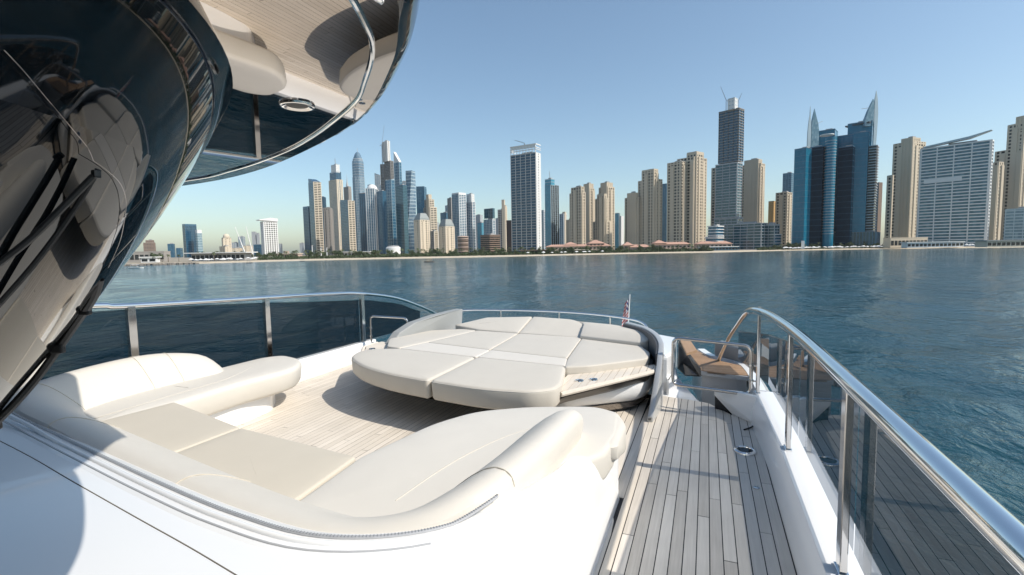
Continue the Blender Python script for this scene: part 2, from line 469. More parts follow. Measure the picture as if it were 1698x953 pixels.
# ---------------- teak decks (setting)
def deck_planks(parent, mat, x0, x1, y0f, y1f, pw, gap, length, z, rnd, name='plank', notch=None):
    """separate planks along Y with butt joints; black caulking shows in the gaps"""
    x = x0; k = 0; cnt = 0
    while x + pw <= x1 + 1e-4:
        xc = x + pw / 2
        y0, y1 = y0f(xc), y1f(xc)
        y = y0 - rnd.uniform(0, length * .9) if False else y0
        first = length * (0.25 + 0.75 * ((k * 0.382) % 1.0))
        cuts = [y0]; yy = y0 + first
        while yy < y1 - 0.25:
            cuts.append(yy); yy += length * rnd.uniform(.85, 1.1)
        cuts.append(y1)
        for a, b in zip(cuts[:-1], cuts[1:]):
            if b - a < 0.05: continue
            mb = MB(); g = gap / 2
            xa, xb = x + g * .5, x + pw - g * .5
            ya0, ya1 = (y0f(xa), y0f(xb)) if a == y0 else (a, a)
            yb0, yb1 = (y1f(xa), y1f(xb)) if b == y1 else (b, b)
            mb.prism([(xa, ya0 + g * .5), (xb, ya1 + g * .5), (xb, yb1 - g * .5), (xa, yb0 - g * .5)], z - .012, z + rnd.uniform(-.0004, .0006))
            mb.build(name, mat, parent, fix=False); cnt += 1
        x += pw; k += 1
    return cnt
rnd = random.Random(3)
# side deck
def sd_end(x): return interp(x, (-0.55, -0.2, 0.04, 0.26, 0.46), (5.66, 5.60, 5.53, 5.20, 5.08))
mb = MB(); mb.prism([(-.66, -2.5), (.46, -2.5), (.46, sd_end(.46)), (.26, sd_end(.26)), (.04, sd_end(.04)), (-.2, sd_end(-.2)), (-.66, 5.66)], -.06, -.0012)
side_deck = struct(mb.build('teak_side_deck', MT['caulk']))
deck_planks(side_deck, MT['teak_side'], -0.445, 0.452, lambda x: -2.0, sd_end, .0690, .0112, 1.55, 0, rnd)
mb = MB(); mb.prism([(-.498, -2.0), (-.448, -2.0), (-.448, 5.64), (-.498, 5.65)], -.01, .004)
mb.build('margin_board', MT['teak_lounge'], side_deck)
mb = MB(); mb.prism([(-.575, 3.2), (-.502, 3.2), (-.502, 5.55), (-.560, 5.2), (-.575, 4.6)], -.01, .002)
mb.build('margin_board', MT['teak_side'], side_deck)
mb = MB()
pts = [(-.515, 2.9), (-.505, 2.75), (-.505, -2.0), (-.562, -2.0), (-.562, 2.95), (-.54, 3.0)]
mb.prism(pts, -.01, .003); mb.build('margin_board', MT['teak_side'], side_deck)
# lounge deck
mb = MB(); mb.box((-2.8, 4.35, -.0312), (4.28, 6.3, .06)); 
lounge_deck = struct(mb.build('teak_lounge_deck', MT['caulk']))
deck_planks(lounge_deck, MT['teak_lounge'], -4.93, -0.66, lambda x: 1.7, lambda x: 6.6, .0610, .0095, 1.9, 0.0, rnd)
mb = MB(); mb.prism([(-5.02, 1.7), (-4.935, 1.7), (-4.935, 6.6), (-5.02, 6.6)], -.01, .003)
mb.build('margin_board', MT['teak_lounge'], lounge_deck)
mb = MB(); mb.prism([(-.655, 1.7), (-.582, 1.7), (-.582, 5.5), (-.655, 5.5)], -.01, .003)
mb.build('margin_board', MT['teak_lounge'], lounge_deck)

# ---------------- hull, coamings, coachroof, windscreen, overhang
YC = -2.27                                            # centre line of the yacht
yacht = thing('yacht', 'white motor yacht seen from its own side deck, with black windscreen and overhanging roof', 'yacht', (YC, 0, -0.05))
def coam_x(y): return interp(y, (-8, 4.2, 5.1, 5.8), (0, 0, -.045, -.09))
mb = MB()
prof_r = [(.455, -.05), (.458, .10), (.492, .262), (.50, .272), (.60, .273), (.70, .272), (.725, .262), (.74, .20), (.76, -.6), (.70, -2.2), (.40, -4.8), (0.0, -6.6), (-.2, -7.4)]
rings = []
for y in [-9 + .5 * i for i in range(29)] + [5.2]:
    dx = coam_x(y); rings.append([(x + dx, y, z) for x, z in prof_r])
mb.loft(rings, closed=False)
hull_r = mb.build('hull_side', MT['gelcoat'], yacht, smooth=True)
mb = MB()
prof_l = [(-5.02, -.05), (-5.03, .10), (-5.05, .262), (-5.06, .272), (-5.16, .272), (-5.20, .26), (-5.23, .2), (-5.25, -.6), (-5.2, -2.2), (-4.95, -4.8), (-4.5, -6.6), (-4.3, -7.4)]
rings = []
for y in [-9 + .5 * i for i in range(31)] + [6.4]:
    dx = .0 if y < 4.2 else .02 * (y - 4.2); rings.append([(x + dx, y, z) for x, z in prof_l])
mb.loft(rings, closed=False)
mb.build('hull_side', MT['gelcoat'], yacht, smooth=True)
# small dark drain on the left bulwark
mb = MB(); mb.lathe([(0.0, 0), (.022, 0), (.022, .012), (0, .012)], n=12)
dr = [(-5.022 , 5.35 + v[0], .15 + v[1]) if False else (-5.03 + v[2] * 1.2, 5.45 + v[0], .15 + v[1]) for v in mb.v]
mb.v = dr; mb.build('drain', MT['black_matt'], yacht)
# coachroof: white moulding that carries the sofa back and runs down to the deck edge
RIM = catmull([(-.72, 3.12, 0), (-.74, 2.85, 0), (-.78, 2.35, 0), (-.86, 1.86, 0), (-1.02, 1.55, 0), (-1.35, 1.37, 0), (-1.8, 1.37, 0), (-2.35, 1.44, 0), (-3.1, 1.56, 0), (-3.95, 1.70, .02), (-4.6, 1.80, .05), (-4.98, 2.02, .09), (-5.12, 2.5, .12), (-5.14, 3.0, .12), (-5.09, 3.4, .05), (-4.98, 3.72, -.08)], 6)
def rimy(x):
    best = 9
    for a, b in zip(RIM[:-1], RIM[1:]):
        if a.y < 2.1 and min(a.x, b.x) <= x <= max(a.x, b.x):
            best = min(best, lerp(a.y, b.y, 0 if a.x == b.x else (x - a.x) / (b.x - a.x)))
    return best
def rimx(y):
    for a, b in zip(RIM[:30], RIM[1:31]):
        if a.x > -1.2 and min(a.y, b.y) <= y <= max(a.y, b.y):
            return lerp(a.x, b.x, 0 if a.y == b.y else (y - a.y) / (b.y - a.y))
    return -.72
def roof_top(x, y):
    return .575 + .085 * max(0, 1.9 - y) ** 1.0 * .9 + (-.05 * smooth01((y - 1.9) / .9)) - .12 * smooth01((y - 2.5) / .45)
def x_edge(y): return interp(y, (-3, 0, 1.0, 1.8, 2.4, 3.15), (-.90, -.88, -.84, -.76, -.70, -.645))
def roof_z(x, y):
    xe = x_edge(y); xb = -.525
    z = roof_top(x, y)
    if x > xe:
        t = (x - xe) / (xb - xe)
        z = z * (1 - t ** 2.6)
    return z
ys = [-4 + .25 * i for i in range(16)] + [0.0 + .06 * i for i in range(54)]
us = [0, .2, .4, .55, .68, .78, .86, .91, .95, 1.0]
mb = MB(); idx = {}
xs_l = [-5.0 + .12 * i for i in range(34)]
for j, y in enumerate(ys):
    row = [x for x in xs_l]
    xe = x_edge(y); row += [lerp(-1.0, xe, k / 3) for k in range(3)]
    row += [lerp(xe, -.525, k / 14.0) for k in range(15)]
    for i, x in enumerate(row):
        zz_ = roof_z(x, y)
        if y > 1.2 and x < -1.0 and y < 2.4: zz_ -= .13 * smooth01((y - rimy(x) + .02) / .06)
        elif y > 1.5 and x > -1.3: zz_ -= .13 * smooth01((rimx(y) - x + .01) / .06)
        idx[(i, j)] = len(mb.v); mb.v.append((x, y, zz_))
    nrow = len(row)
for j in range(len(ys) - 1):
    for i in range(nrow - 1):
        q = [idx[(i, j)], idx[(i + 1, j)], idx[(i + 1, j + 1)], idx[(i, j + 1)]]
        cx = sum(mb.v[k][0] for k in q) / 4; cy = sum(mb.v[k][1] for k in q) / 4
        if cy < 1.35 or cy < rimy(cx) + .12 or (cx > rimx(cy) - .12 and cy < 3.14):
            mb.f.append(q); mb.m.append(0)
coachroof = mb.build('coachroof', MT['gelcoat'], yacht, smooth=True)
# forward end cap of the side moulding
mb = MB(); mb.prism([(-.525, 3.15), (-.60, 3.30), (-1.2, 3.30), (-1.2, 2.9), (-.6, 2.9)], 0.0, .40)
mb.build('sofa_plinth', MT['gelcoat'], yacht, bevel=.02)
# trim rail, zip and grooves round the sofa back
def rim_off(d, z, a=0, b=None):
    out = []; K = len(RIM)
    for i in range(a, K if b is None else b):
        p = RIM[i]; q0 = RIM[max(i - 1, 0)]; q1 = RIM[min(i + 1, K - 1)]
        t = Vector((q1.x - q0.x, q1.y - q0.y)).normalized(); n = Vector((t.y, -t.x))
        out.append(Vector((p.x - n.x * d, p.y - n.y * d, z + p.z)))
    return out
def on_roof(pts, dz): return [(p[0], p[1], roof_z(p[0], p[1]) + dz) for p in pts]
mb = MB()
lo_ = [[(p.x, p.y, roof_z(p.x, p.y) + dz) for p in rim_off(d, 0, 17, 70)] for d, dz in ((-.05, -.015), (-.01, .004), (.05, .007), (.13, .0065), (.15, -.004))]
mb.loft(lo_, closed=False); mb.build('rim_ledge', MT['gelcoat'], coachroof, smooth=True)
mb = MB(); mb.tube([(p.x, p.y, max(p.z, roof_z(p.x, p.y) + .008)) for p in rim_off(.072, .600, 19, 68)], .013, 10)
mb.build('trim_rail', MT['gelcoat'], coachroof, smooth=True)
mb = MB(); mb.tube([(p.x, p.y, max(p.z, roof_z(p.x, p.y) + .007)) for p in rim_off(.118, .590, 24, 68)], .005, 8)
mb.build('trim_rail', MT['gelcoat_grey'], coachroof, smooth=True)
gp = catmull([(-4.9, 1.58), (-4.2, 1.49), (-3.44, 1.385), (-2.83, 1.285), (-2.17, 1.18), (-1.75, 1.115), (-1.43, 1.06), (-1.2, 1.02)], 8)
mb = MB(); mb.tube(on_roof(gp, .0002), .0026, 6); mb.build('groove', MT['seam_dark'], coachroof)
# cabin side and the interior bulk behind the windscreen
WC = -2.45
# plan of the windscreen at four heights: Bezier from the cabin side (A, B) to the centre line (C, D)
WK = [(2.0, (-.43, -.10), (-.43, .74), (-1.25, .92), (-2.45, 1.27)),
      (1.64, (-.525, -.25), (-.525, .50), (-1.40, .79), (-2.45, 1.03)),
      (1.20, (-.76, -.50), (-.76, .22), (-1.60, .55), (-2.45, .76)),
      (.66, (-1.06, -.68), (-1.06, .02), (-1.85, .34), (-2.45, .47))]
def lagr(z, vals):
    zs = [k[0] for k in WK]; s = 0
    for i in range(4):
        t_ = vals[i]
        for j in range(4):
            if j != i: t_ *= (z - zs[j]) / (zs[i] - zs[j])
        s += t_
    return s
def ws_plan(z):
    P = [Vector((lagr(z, [k[c][0] for k in WK]), lagr(z, [k[c][1] for k in WK]))) for c in (1, 2, 3, 4)]
    out = [Vector((P[0].x, y)) for y in (-3.0, -2.0, -1.2, -.8)]
    for k in range(49):
        t = k / 48
        out.append(P[0] * (1 - t) ** 3 + P[1] * 3 * t * (1 - t) ** 2 + P[2] * 3 * t * t * (1 - t) + P[3] * t ** 3)
    return out + [Vector((2 * WC - p.x, p.y)) for p in out[-2::-1]]
GL = []
NZ = 46
for k in range(NZ + 1):
    z = 2.006 - (2.006 - .66) * k / NZ
    GL.append([Vector((p.x, p.y, z)) for p in ws_plan(z)])
TOP = GL[0]
NFR = 6
mb = MB(); mb.loft([[tuple(p) for p in r] for r in GL[NFR:]], closed=False); glass = mb.build('windscreen', MT['windscreen_glass'], yacht, smooth=True)
mb = MB(); mb.loft([[tuple(p) for p in r] for r in GL[:NFR + 1]], closed=False); mb.build('windscreen_frame', MT['black_gloss'], yacht, smooth=True)
# lower black frame along the foot of the windscreen
mb = MB(); mb.tube(GL[-1], .028, 8); mb.build('windscreen_frame', MT['black_matt'], yacht, smooth=True)
# cabin side wall behind the glass
mb = MB(); mb.prism([(-1.2, -8), (-1.2, -1.2), (-3.7, -1.2), (-3.7, -8)], .3, 1.98); mb.build('cabin', MT['black_matt'], yacht)
# roof overhang: mirror-like soffit, rounded black fascia, chrome strip, recessed lamp
EDGE = catmull([(-.31, -7.0), (-.31, -2.0), (-.31, .2), (-.33, .46), (-.40, .585), (-.50, .70), (-.69, .875), (-.94, 1.035), (-1.39, 1.255), (-1.78, 1.385), (-2.15, 1.445), (WC, 1.46)], 6)
EDGE = [Vector((p.x, p.y)) for p in EDGE]
EDGE = EDGE + [Vector((2 * WC - p.x, p.y)) for p in EDGE[-2::-1]]
def eoff(d, z):
    K = len(EDGE); out = []
    for i, p in enumerate(EDGE):
        a = EDGE[max(i - 1, 0)]; b = EDGE[min(i + 1, K - 1)]
        t = (b - a).normalized(); n = Vector((-t.y, t.x))
        out.append((p.x + n.x * d, p.y + n.y * d, z))
    return out
mb = MB()
rg = [eoff(0.0, 2.0), eoff(-.012, 2.006), eoff(-.024, 2.022), eoff(-.032, 2.05), eoff(-.034, 2.09), eoff(-.02, 2.2), eoff(.03, 2.30), eoff(.2, 2.34)]
mb.loft(rg, closed=False)
mb.add(rg[-1], [tuple(range(len(rg[-1])))])
overhang = mb.build('roof_overhang', MT['black_gloss'], yacht, smooth=True)
mb = MB(); so = eoff(.0, 2.0); mb.add(so, [tuple(range(len(so)))])
soffit = mb.build('soffit', MT['bronze_mirror'], overhang)
for p in soffit.data.polygons:
    if p.normal.z > 0: p.flip()
st = catmull([(-.36, -3, 1.998), (-.36, .2, 1.998), (-.375, .42, 1.998), (-.42, .54, 1.998), (-.47, .62, 1.998), (-.56, .715, 1.998), (-.65, .80, 1.998), (-.80, .90, 1.998), (-.94, .985, 1.998), (-1.11, 1.075, 1.998), (-1.36, 1.18, 1.998), (-1.6, 1.26, 1.998), (-1.85, 1.325, 1.998), (-2.45, 1.38, 1.998)], 6)
mb = MB(); mb.tube(st, .0040, 8); mb.build('trim_strip', MT['chrome'], overhang, smooth=True)
mb = MB(); c = (-.775, .772, 1.9985)
mb.lathe([(.020, 0.0), (.0285, -.004), (.033, -.003), (.034, 0.001)], c, 24); mb.build('lamp_ring', MT['chrome'], overhang, smooth=True)
mb = MB(); mb.lathe([(.0, -.0006), (.021, -.0006), (.021, .0005), (0, .0005)], c, 24); mb.build('recessed_lamp', MT['black_matt'], overhang)

# upper hardtop, above the picture; its forward corner throws the shade across the moulding
HT = [(.52, -4.0), (.45, .05), (-.16, .95), (-.80, 1.82), (-1.7, 2.17), (WC, 2.33), (-3.2, 2.17), (-4.1, 1.82), (-4.74, .95), (-5.35, .05), (-5.42, -4.0)]
mb = MB(); mb.prism(HT, 3.2, 3.32); mb.build('hardtop', MT['gelcoat'], yacht, bevel=.03)
for hx, hy in ((-.75, -.6), (-4.15, -.6), (-.75, -3.4), (-4.15, -3.4)):
    mb = MB(); mb.bar((hx, hy, 2.3), (hx + (.2 if hx > WC else -.2), hy + .1, 3.22), .10, .22); mb.build('hardtop_pillar', MT['black_gloss'], yacht)
# wiper resting on the glass and its fittings
def on_glass(s, k):
    """a point on the windscreen: s runs along the plan curve, k down the profile"""
    k = max(0, min(len(GL) - 1.001, k)); a = int(k); f = k - a
    s = max(0, min(len(TOP) - 1.001, s)); i = int(s); g = s - i
    P = lambda r: Vector(GL[r][i]).lerp(Vector(GL[r][i + 1]), g)
    return P(a).lerp(P(a + 1), f)
def glass_pts(seq, off=.012):
    out = []
    for s, k in seq:
        p = on_glass(s, k); q = on_glass(s + .5, k); r_ = on_glass(s, k + .5)
        n = (q - p).cross(r_ - p)
        n = n.normalized() if n.length > 1e-9 else Vector((1, 0, 0))
        if n.x + n.y * .5 < 0: n = -n
        out.append(p + n * off)
    return out
# ---------------- U-shaped sofa
sofa = thing('sofa', 'cream leather U shaped sofa built into the white moulding in front of the windscreen', 'sofa', (-2.8, 2.4, 0))
sec = [(.0, .50), (-.010, .56), (.004, .594), (.04, .612), (.095, .614), (.16, .594), (.235, .555), (.31, .507), (.37, .465), (.40, .430), (.34, .40), (.02, .40)]
RIM = [Vector((p.x, p.y, p.z + .055 * (1 - smooth01((i - 14) / 16.0)))) for i, p in enumerate(RIM)]
mb = MB(); sweep(mb, [(p.x, p.y, p.z) for p in RIM[0:]], sec, 5); backrest = mb.build('backrest', MT['cushion_white'], sofa, smooth=True)
def seam_across(i, mat='seam_dark'):
    p = RIM[i]; a = RIM[i - 1]; b = RIM[i + 1]; t = Vector((b.x - a.x, b.y - a.y)).normalized(); n = Vector((t.y, -t.x))
    return [(p.x + n.x * d, p.y + n.y * d, z + p.z * max(0.0, min(1.0, (z - .42) / .2)) + .0012) for d, z in sec[1:10]]
for i in (16, 42, 54, 66, 76, 80):
    if i < len(RIM) - 2:
        mb = MB(); mb.tube(catmull(seam_across(i), 3), .0028, 6); mb.build('seam', MT['cushion_beige'], backrest)
# zip along the foot of the back
zp = [(q.x, q.y, max(roof_z(q.x, q.y) + .010, q.z)) for q in rim_off(.026, .578, 18, 72)]
mb = MB(); mb.tube(zp, .008, 6); zip_band = mb.build('zip_band', MT['gelcoat_grey'], sofa)
mb = MB()
zz = catmull([tuple(p) for p in zp], 5)
zz = [Vector(p) for p in zz]
for i, p in enumerate(zz[:-1]):
    d = (zz[i + 1] - p); 
    if i % 1 == 0: mb.box(tuple(p + Vector((0, 0, .007))), (.004, .010, .003), math.atan2(d.y, d.x))
z_ = mb.build('zip_teeth', MT['zipper'], sofa, fix=False); z_['kind'] = 'stuff'
def seat(poly, z0, z1, mat, corner=.05, r=.035, puff=.012, zf=None, under=0.0, name='seat_cushion'):
    mb = MB(); pad(mb, poly, z0, z1, r, puff, zf, corner, under)
    return mb.build(name, MT[mat], sofa, smooth=True)
seat([(-4.98, 2.05), (-4.22, 2.05), (-4.19, 2.68), (-4.21, 3.30), (-4.13, 3.92), (-4.42, 4.30), (-4.84, 4.40), (-4.99, 4.2), (-5.0, 3.2)], .20, .45, 'cushion_white', [.03, .03, .1, .1, .22, .2, .14, .1, .1], .05, .012, under=.06)
seat([(-4.205, 2.66), (-3.115, 2.415), (-3.13, 1.72), (-4.30, 1.86)], .26, .452, 'cushion_beige', .03, .02, .006)
seat([(-3.10, 2.412), (-1.975, 2.30), (-1.90, 1.60), (-3.12, 1.72)], .26, .452, 'cushion_beige', .03, .02, .006)
rs = seat([(-1.965, 2.30), (-1.84, 2.95), (-1.66, 3.30), (-1.30, 3.54), (-.80, 3.72), (-.59, 3.62), (-.535, 3.2), (-.56, 2.86), (-.72, 2.6), (-.84, 1.9), (-1.3, 1.5), (-1.9, 1.58)], .26, .452, 'cushion_white', [.04, .15, .15, .15, .12, .06, .08, .05, .1, .1, .1, .04], .04, .012)
mb = MB(); mb.tube(catmull([(-1.42, 1.92, .462), (-1.36, 2.4, .464), (-1.22, 2.86, .463), (-1.03, 3.14, .461), (-.90, 3.2, .459)], 6), .0035, 6); mb.build('seam', MT['cushion'], rs)
mb = MB(); mb.tube(catmull([(-4.35, 2.1, .459), (-4.38, 2.8, .462), (-4.42, 3.3, .462), (-4.62, 3.75, .460), (-4.85, 3.95, .456)], 6), .003, 6); mb.build('seam', MT['cushion'], sofa)
# outer flap of the right arm, turned down over the moulding
mb = MB()
fl = [(-.75, 3.70), (-.60, 3.635), (-.52, 3.45), (-.512, 3.02), (-.60, 2.96), (-.75, 2.96)]
rings = []
pf = rounded_poly(fl, .04)
def flz(y): return interp(y, (2.9, 3.05, 3.25, 3.7), (.38, .33, .23, .23))
for q, ins in ((0, .012), (.12, .0), (.80, 0.0), (.92, .012), (1.0, .045)):
    rr = inset(pf, ins)
    rings.append([(p.x, p.y, lerp(flz(p.y), .447, q)) for p in rr])
mb.loft(rings); mb.build('arm_flap', MT['cushion_white'], sofa, smooth=True)
# white bases under the seats, set back
mb = MB(); mb.prism(rounded_poly([(-4.98, 1.9), (-4.32, 1.9), (-4.30, 3.4), (-4.34, 3.75), (-4.6, 4.05), (-4.98, 4.1)], .12), 0.002, .24); mb.build('base', MT['gelcoat'], sofa)
mb = MB(); mb.prism([(-4.32, 2.45), (-3.1, 2.24), (-2.0, 2.12), (-2.0, 1.72), (-4.32, 1.9)], .002, .30); mb.build('base', MT['gelcoat'], sofa)
mb = MB(); mb.prism(rounded_poly([(-1.98, 1.75), (-1.98, 2.2), (-1.78, 2.9), (-1.2, 3.35), (-.66, 3.45), (-.60, 3.2), (-.75, 1.9)], .08), .002, .30); mb.build('base', MT['gelcoat'], sofa)

# ---------------- sunpad
sunpad = thing('sunpad', 'large beige padded sunbed with seamed cushions, teak side ledges and grey end wings', 'sunbed', (-2.4, 5.2, 0))
def cush(poly, z0=.33, z1=.50, mat='cushion', corner=.03, r=.022, puff=.008, zf=None, name='cushion', under=0.0):
    mb = MB(); pad(mb, poly, z0, z1, r, puff, zf, corner, under)
    o = mb.build(name, MT[mat], sunpad, smooth=True)
    if r > .03:
        rp_ = inset(rounded_poly(poly, corner), r * .10)
        mb = MB(); mb.tube([(q.x, q.y, z1 - r * .52) for q in rp_], .0028, 6, closed=True); mb.build('piping', MT['cushion_band'], o)
    return o
G = .006
cush([(-2.375, 3.79), (-1.80, 3.71), (-1.36, 3.76), (-1.19, 3.92), (-1.19, 4.10), (-1.325, 4.715), (-2.385, 4.815)], .30, .50, corner=[.06, .3, .2, .12, .12, .06, .06], r=.034, under=.03)
cush([(-2.389, 3.79), (-2.399, 4.815), (-3.56, 4.955), (-3.86, 4.82), (-3.90, 4.60), (-3.78, 4.36), (-3.40, 4.08), (-2.92, 3.89)], .30, .50, corner=[.06, .06, .07, .1, .1, .12, .3, .3], r=.034, under=.03)
cush([(-2.386, 4.825), (-1.330, 4.725), (-1.405, 5.055), (-2.396, 5.215)], .36, .497, 'cushion_band', r=.012, puff=.003)
cush([(-2.400, 4.825), (-3.52, 4.96), (-3.40, 5.40), (-2.410, 5.215)], .36, .497, 'cushion_band', r=.012, puff=.003)
cush([(-2.400, 5.222), (-1.410, 5.062), (-1.545, 6.30), (-2.475, 6.36)], .36, .50, r=.014)
cush([(-2.414, 5.222), (-3.395, 5.408), (-3.17, 6.42), (-2.489, 6.365)], .36, .50, r=.014)
cush([(-3.54, 4.97), (-3.76, 5.02), (-4.06, 5.48), (-3.90, 6.2), (-3.45, 6.50), (-3.185, 6.42), (-3.41, 5.41)], .36, .50, r=.016, corner=[.03, .05, .1, .1, .1, .03, .03])
cush([(-1.325, 4.66), (-1.10, 4.79), (-.575, 5.30), (-.58, 5.62), (-.72, 5.95), (-1.53, 6.22), (-1.40, 5.04)], .36, .50, r=.018, corner=[.04, .05, .08, .08, .05, .03, .03])
bk = lambda x, y: .165 * smooth01((y - 6.28) / .7) - .02 * abs(x + 2.3) * smooth01((y - 6.28) / .75)
cush([(-2.482, 6.375), (-1.56, 6.31), (-1.60, 6.72), (-1.80, 6.90), (-2.46, 6.96)], .34, .50, r=.018, zf=bk, corner=[.02, .03, .12, .14, .02], name='back_cushion')
cush([(-2.496, 6.38), (-2.48, 6.96), (-3.2, 6.86), (-3.62, 6.55), (-3.40, 6.50), (-3.16, 6.43)], .34, .50, r=.018, zf=bk, name='back_cushion')
bk2 = lambda x, y: .125 * smooth01((y + .35 * (x + 1.5) - 6.02) / .55)
cush([(-1.555, 6.23), (-.74, 5.96), (-.63, 6.02), (-.68, 6.35), (-1.2, 6.74), (-1.78, 6.92), (-1.61, 6.70)], .34, .50, r=.018, zf=bk2, corner=[.03, .03, .05, .08, .1, .04, .1], name='back_cushion')
# teak ledges left and right, slat by slat
def ledge(poly_lo, poly_hi, x0, x1, step, border):
    k = 0; x = x0
    while x < x1 - .01:
        xb = min(x + step, x1)
        lo = lambda q: interp(q, [p[0] for p in poly_lo], [p[1] for p in poly_lo]); hi = lambda q: interp(q, [p[0] for p in poly_hi], [p[1] for p in poly_hi])
        a, b = x + .003, xb - .003
        if hi(a) - lo(a) > .02 or hi(b) - lo(b) > .02:
            mb = MB(); mb.prism([(a, lo(a)), (b, lo(b)), (b, max(hi(b), lo(b) + .01)), (a, max(hi(a), lo(a) + .01))], .395, .422)
            mb.build('teak_slat', MT['teak_lounge'], sunpad, fix=False)
        x = xb
    mb = MB(); mb.tube(catmull(border, 5), .024, 8); mb.build('ledge_edge', MT['teak_lounge'], sunpad, smooth=True)
ledge([(-1.32, 4.10), (-1.17, 4.10), (-.56, 5.06), (-.50, 5.2)], [(-1.32, 4.64), (-1.1, 4.80), (-.58, 5.30), (-.50, 5.38)], -1.29, -.51, .066, [(-1.19, 4.06, .402), (-.9, 4.50, .402), (-.56, 5.02, .402), (-.495, 5.16, .402), (-.50, 5.34, .402)])
ledge([(-4.32, 5.3), (-4.20, 5.16), (-3.9, 4.74), (-3.6, 4.90)], [(-4.32, 5.60), (-4.06, 5.56), (-3.78, 5.06), (-3.6, 4.98)], -4.28, -3.62, .066, [(-3.93, 4.72, .402), (-4.15, 5.02, .402), (-4.31, 5.28, .402), (-4.31, 5.55, .402)])
for (x, y) in ((-1.125, 4.48), (-1.005, 4.56), (-4.00, 4.98), (-4.07, 5.12)):
    mb = MB(); mb.lathe([(.031, .422), (.034, .430), (.041, .430), (.043, .423)], (x, y, 0), 18); h = mb.build('cup_holder', MT['chrome'], sunpad, smooth=True)
    mb = MB(); mb.lathe([(0, .4235), (.032, .4235), (.032, .4255), (0, .4255)], (x, y, 0), 18); mb.build('well', MT['black_matt'], h)
    mb = MB(); mb.box((x, y, .431), (.062, .008, .006), .6); mb.build('divider', MT['chrome'], h)
# dark underside, white flared body, metal plinth
def ring_at(poly, z): return [(p.x, p.y, z) for p in poly]
P_out = rounded_poly([(-2.38, 3.86), (-1.78, 3.79), (-1.22, 3.95), (-1.16, 4.12), (-.52, 5.10), (-.52, 5.75), (-.8, 6.6), (-2.4, 7.1), (-4.0, 6.6), (-4.28, 5.5), (-3.86, 4.80), (-3.84, 4.52), (-3.40, 4.16), (-2.92, 3.97)], .06, 3)
cen = Vector((-2.4, 5.55))
def sc(poly, s, t=1.0): return [Vector((cen.x + (p.x - cen.x) * s, cen.y + (p.y - cen.y) * t)) for p in poly]
mb = MB(); mb.loft([ring_at(sc(P_out, .86, .66), .16), ring_at(sc(P_out, .95, .86), .25), ring_at(sc(P_out, .985, .96), .31), ring_at(sc(P_out, .995, .99), .36), ring_at(sc(P_out, .98, .97), .39)])
mb.build('underside', MT['underside'], sunpad, smooth=True)
B = rounded_poly([(-3.6, 5.0), (-3.0, 4.62), (-1.7, 4.62), (-1.25, 4.52), (-.60, 5.02), (-.53, 5.25), (-.55, 6.6), (-4.1, 6.6)], .10, 4)
mb = MB(); mb.loft([ring_at(sc(B, .95, .95), .09), ring_at(sc(B, .985, .98), .13), ring_at(sc(B, 1.0, 1.0), .20), ring_at(sc(B, 1.0, .99), .28), ring_at(sc(B, .99, .97), .33)])
mb.build('body', MT['gelcoat'], sunpad, smooth=True)
mb = MB(); mb.loft([ring_at(sc(B, .93, .96), .004), ring_at(sc(B, .965, .985), .05), ring_at(sc(B, .97, .985), .10)])
mb.build('plinth', MT['plinth'], sunpad, smooth=True)
# wings
wp = catmull([(-.462, 4.72, 0), (-.43, 5.0, 0), (-.415, 5.22, 0), (-.435, 5.55, 0), (-.53, 5.92, 0), (-.70, 6.28, 0), (-.98, 6.60, 0)], 8)
def wing_panel(name, d0, d1, zl, zh, mat, bev, i0=0, i1=None):
    rings = []; K = len(wp); i1 = i1 or K
    for i in range(i0, i1):
        p = wp[i]; a = wp[max(i - 1, 0)]; b = wp[min(i + 1, K - 1)]; t = Vector((b.x - a.x, b.y - a.y)).normalized(); n = Vector((-t.y, t.x))
        rings.append([(p.x + n.x * d0, p.y + n.y * d0, zl(p.y)), (p.x + n.x * d0, p.y + n.y * d0, zh(p.y)), (p.x + n.x * d1, p.y + n.y * d1, zh(p.y) - .008), (p.x + n.x * d1, p.y + n.y * d1, zl(p.y))])
    mb = MB(); mb.loft(rings); return mb.build(name, MT[mat], sunpad, smooth=True, bevel=bev)
wzl = lambda y: interp(y, (4.7, 5.3, 5.8, 6.6), (.0, .0, .12, .30))
wzh = lambda y: interp(y, (4.7, 4.85, 5.05, 5.25, 5.5, 5.9, 6.3, 6.6), (.04, .18, .40, .57, .64, .675, .69, .695))
wing_panel('wing', 0.0, .055, wzl, wzh, 'wing_metal', .012)
wing_panel('wing_lining', .058, .078, lambda y: max(.40, wzl(y)), lambda y: wzh(y) - .02, 'leather_grey', 0, 18)
wing_panel('wing_edge', .015, .042, lambda y: max(wzl(y), .02), lambda y: wzh(y) - .012, 'dark_panel', 0, 0, 14)
mb = MB(); cvl = lambda y: .05 * max(0, y - 5.3) ** 2 * 1.6 - .35 * max(0, 0)
sl = [(5.45, .42), (5.62, .56), (5.9, .66), (6.3, .72), (6.75, .74), (6.95, .74), (6.9, .45), (5.5, .40)]
mb.loft([[(-4.10 + .32 * smooth01((y - 5.4) / 1.5) + .10, y, z) for y, z in sl], [(-4.22 + .32 * smooth01((y - 5.4) / 1.5) + .10, y, z + .005) for y, z in sl]]); mb.build('wing', MT['cushion_grey'], sunpad, bevel=.012)
# white stern block behind the pad
mb = MB(); mb.prism(rounded_poly([(-.44, 5.75), (-.36, 6.1), (-.37, 7.1), (-.9, 7.5), (-3.9, 7.5), (-4.4, 7.0), (-4.4, 6.0), (-3.9, 6.5), (-1.0, 6.5), (-.6, 6.3)], .06), -2.0, .42)
mb.build('stern_block', MT['gelcoat'], yacht, bevel=.03)
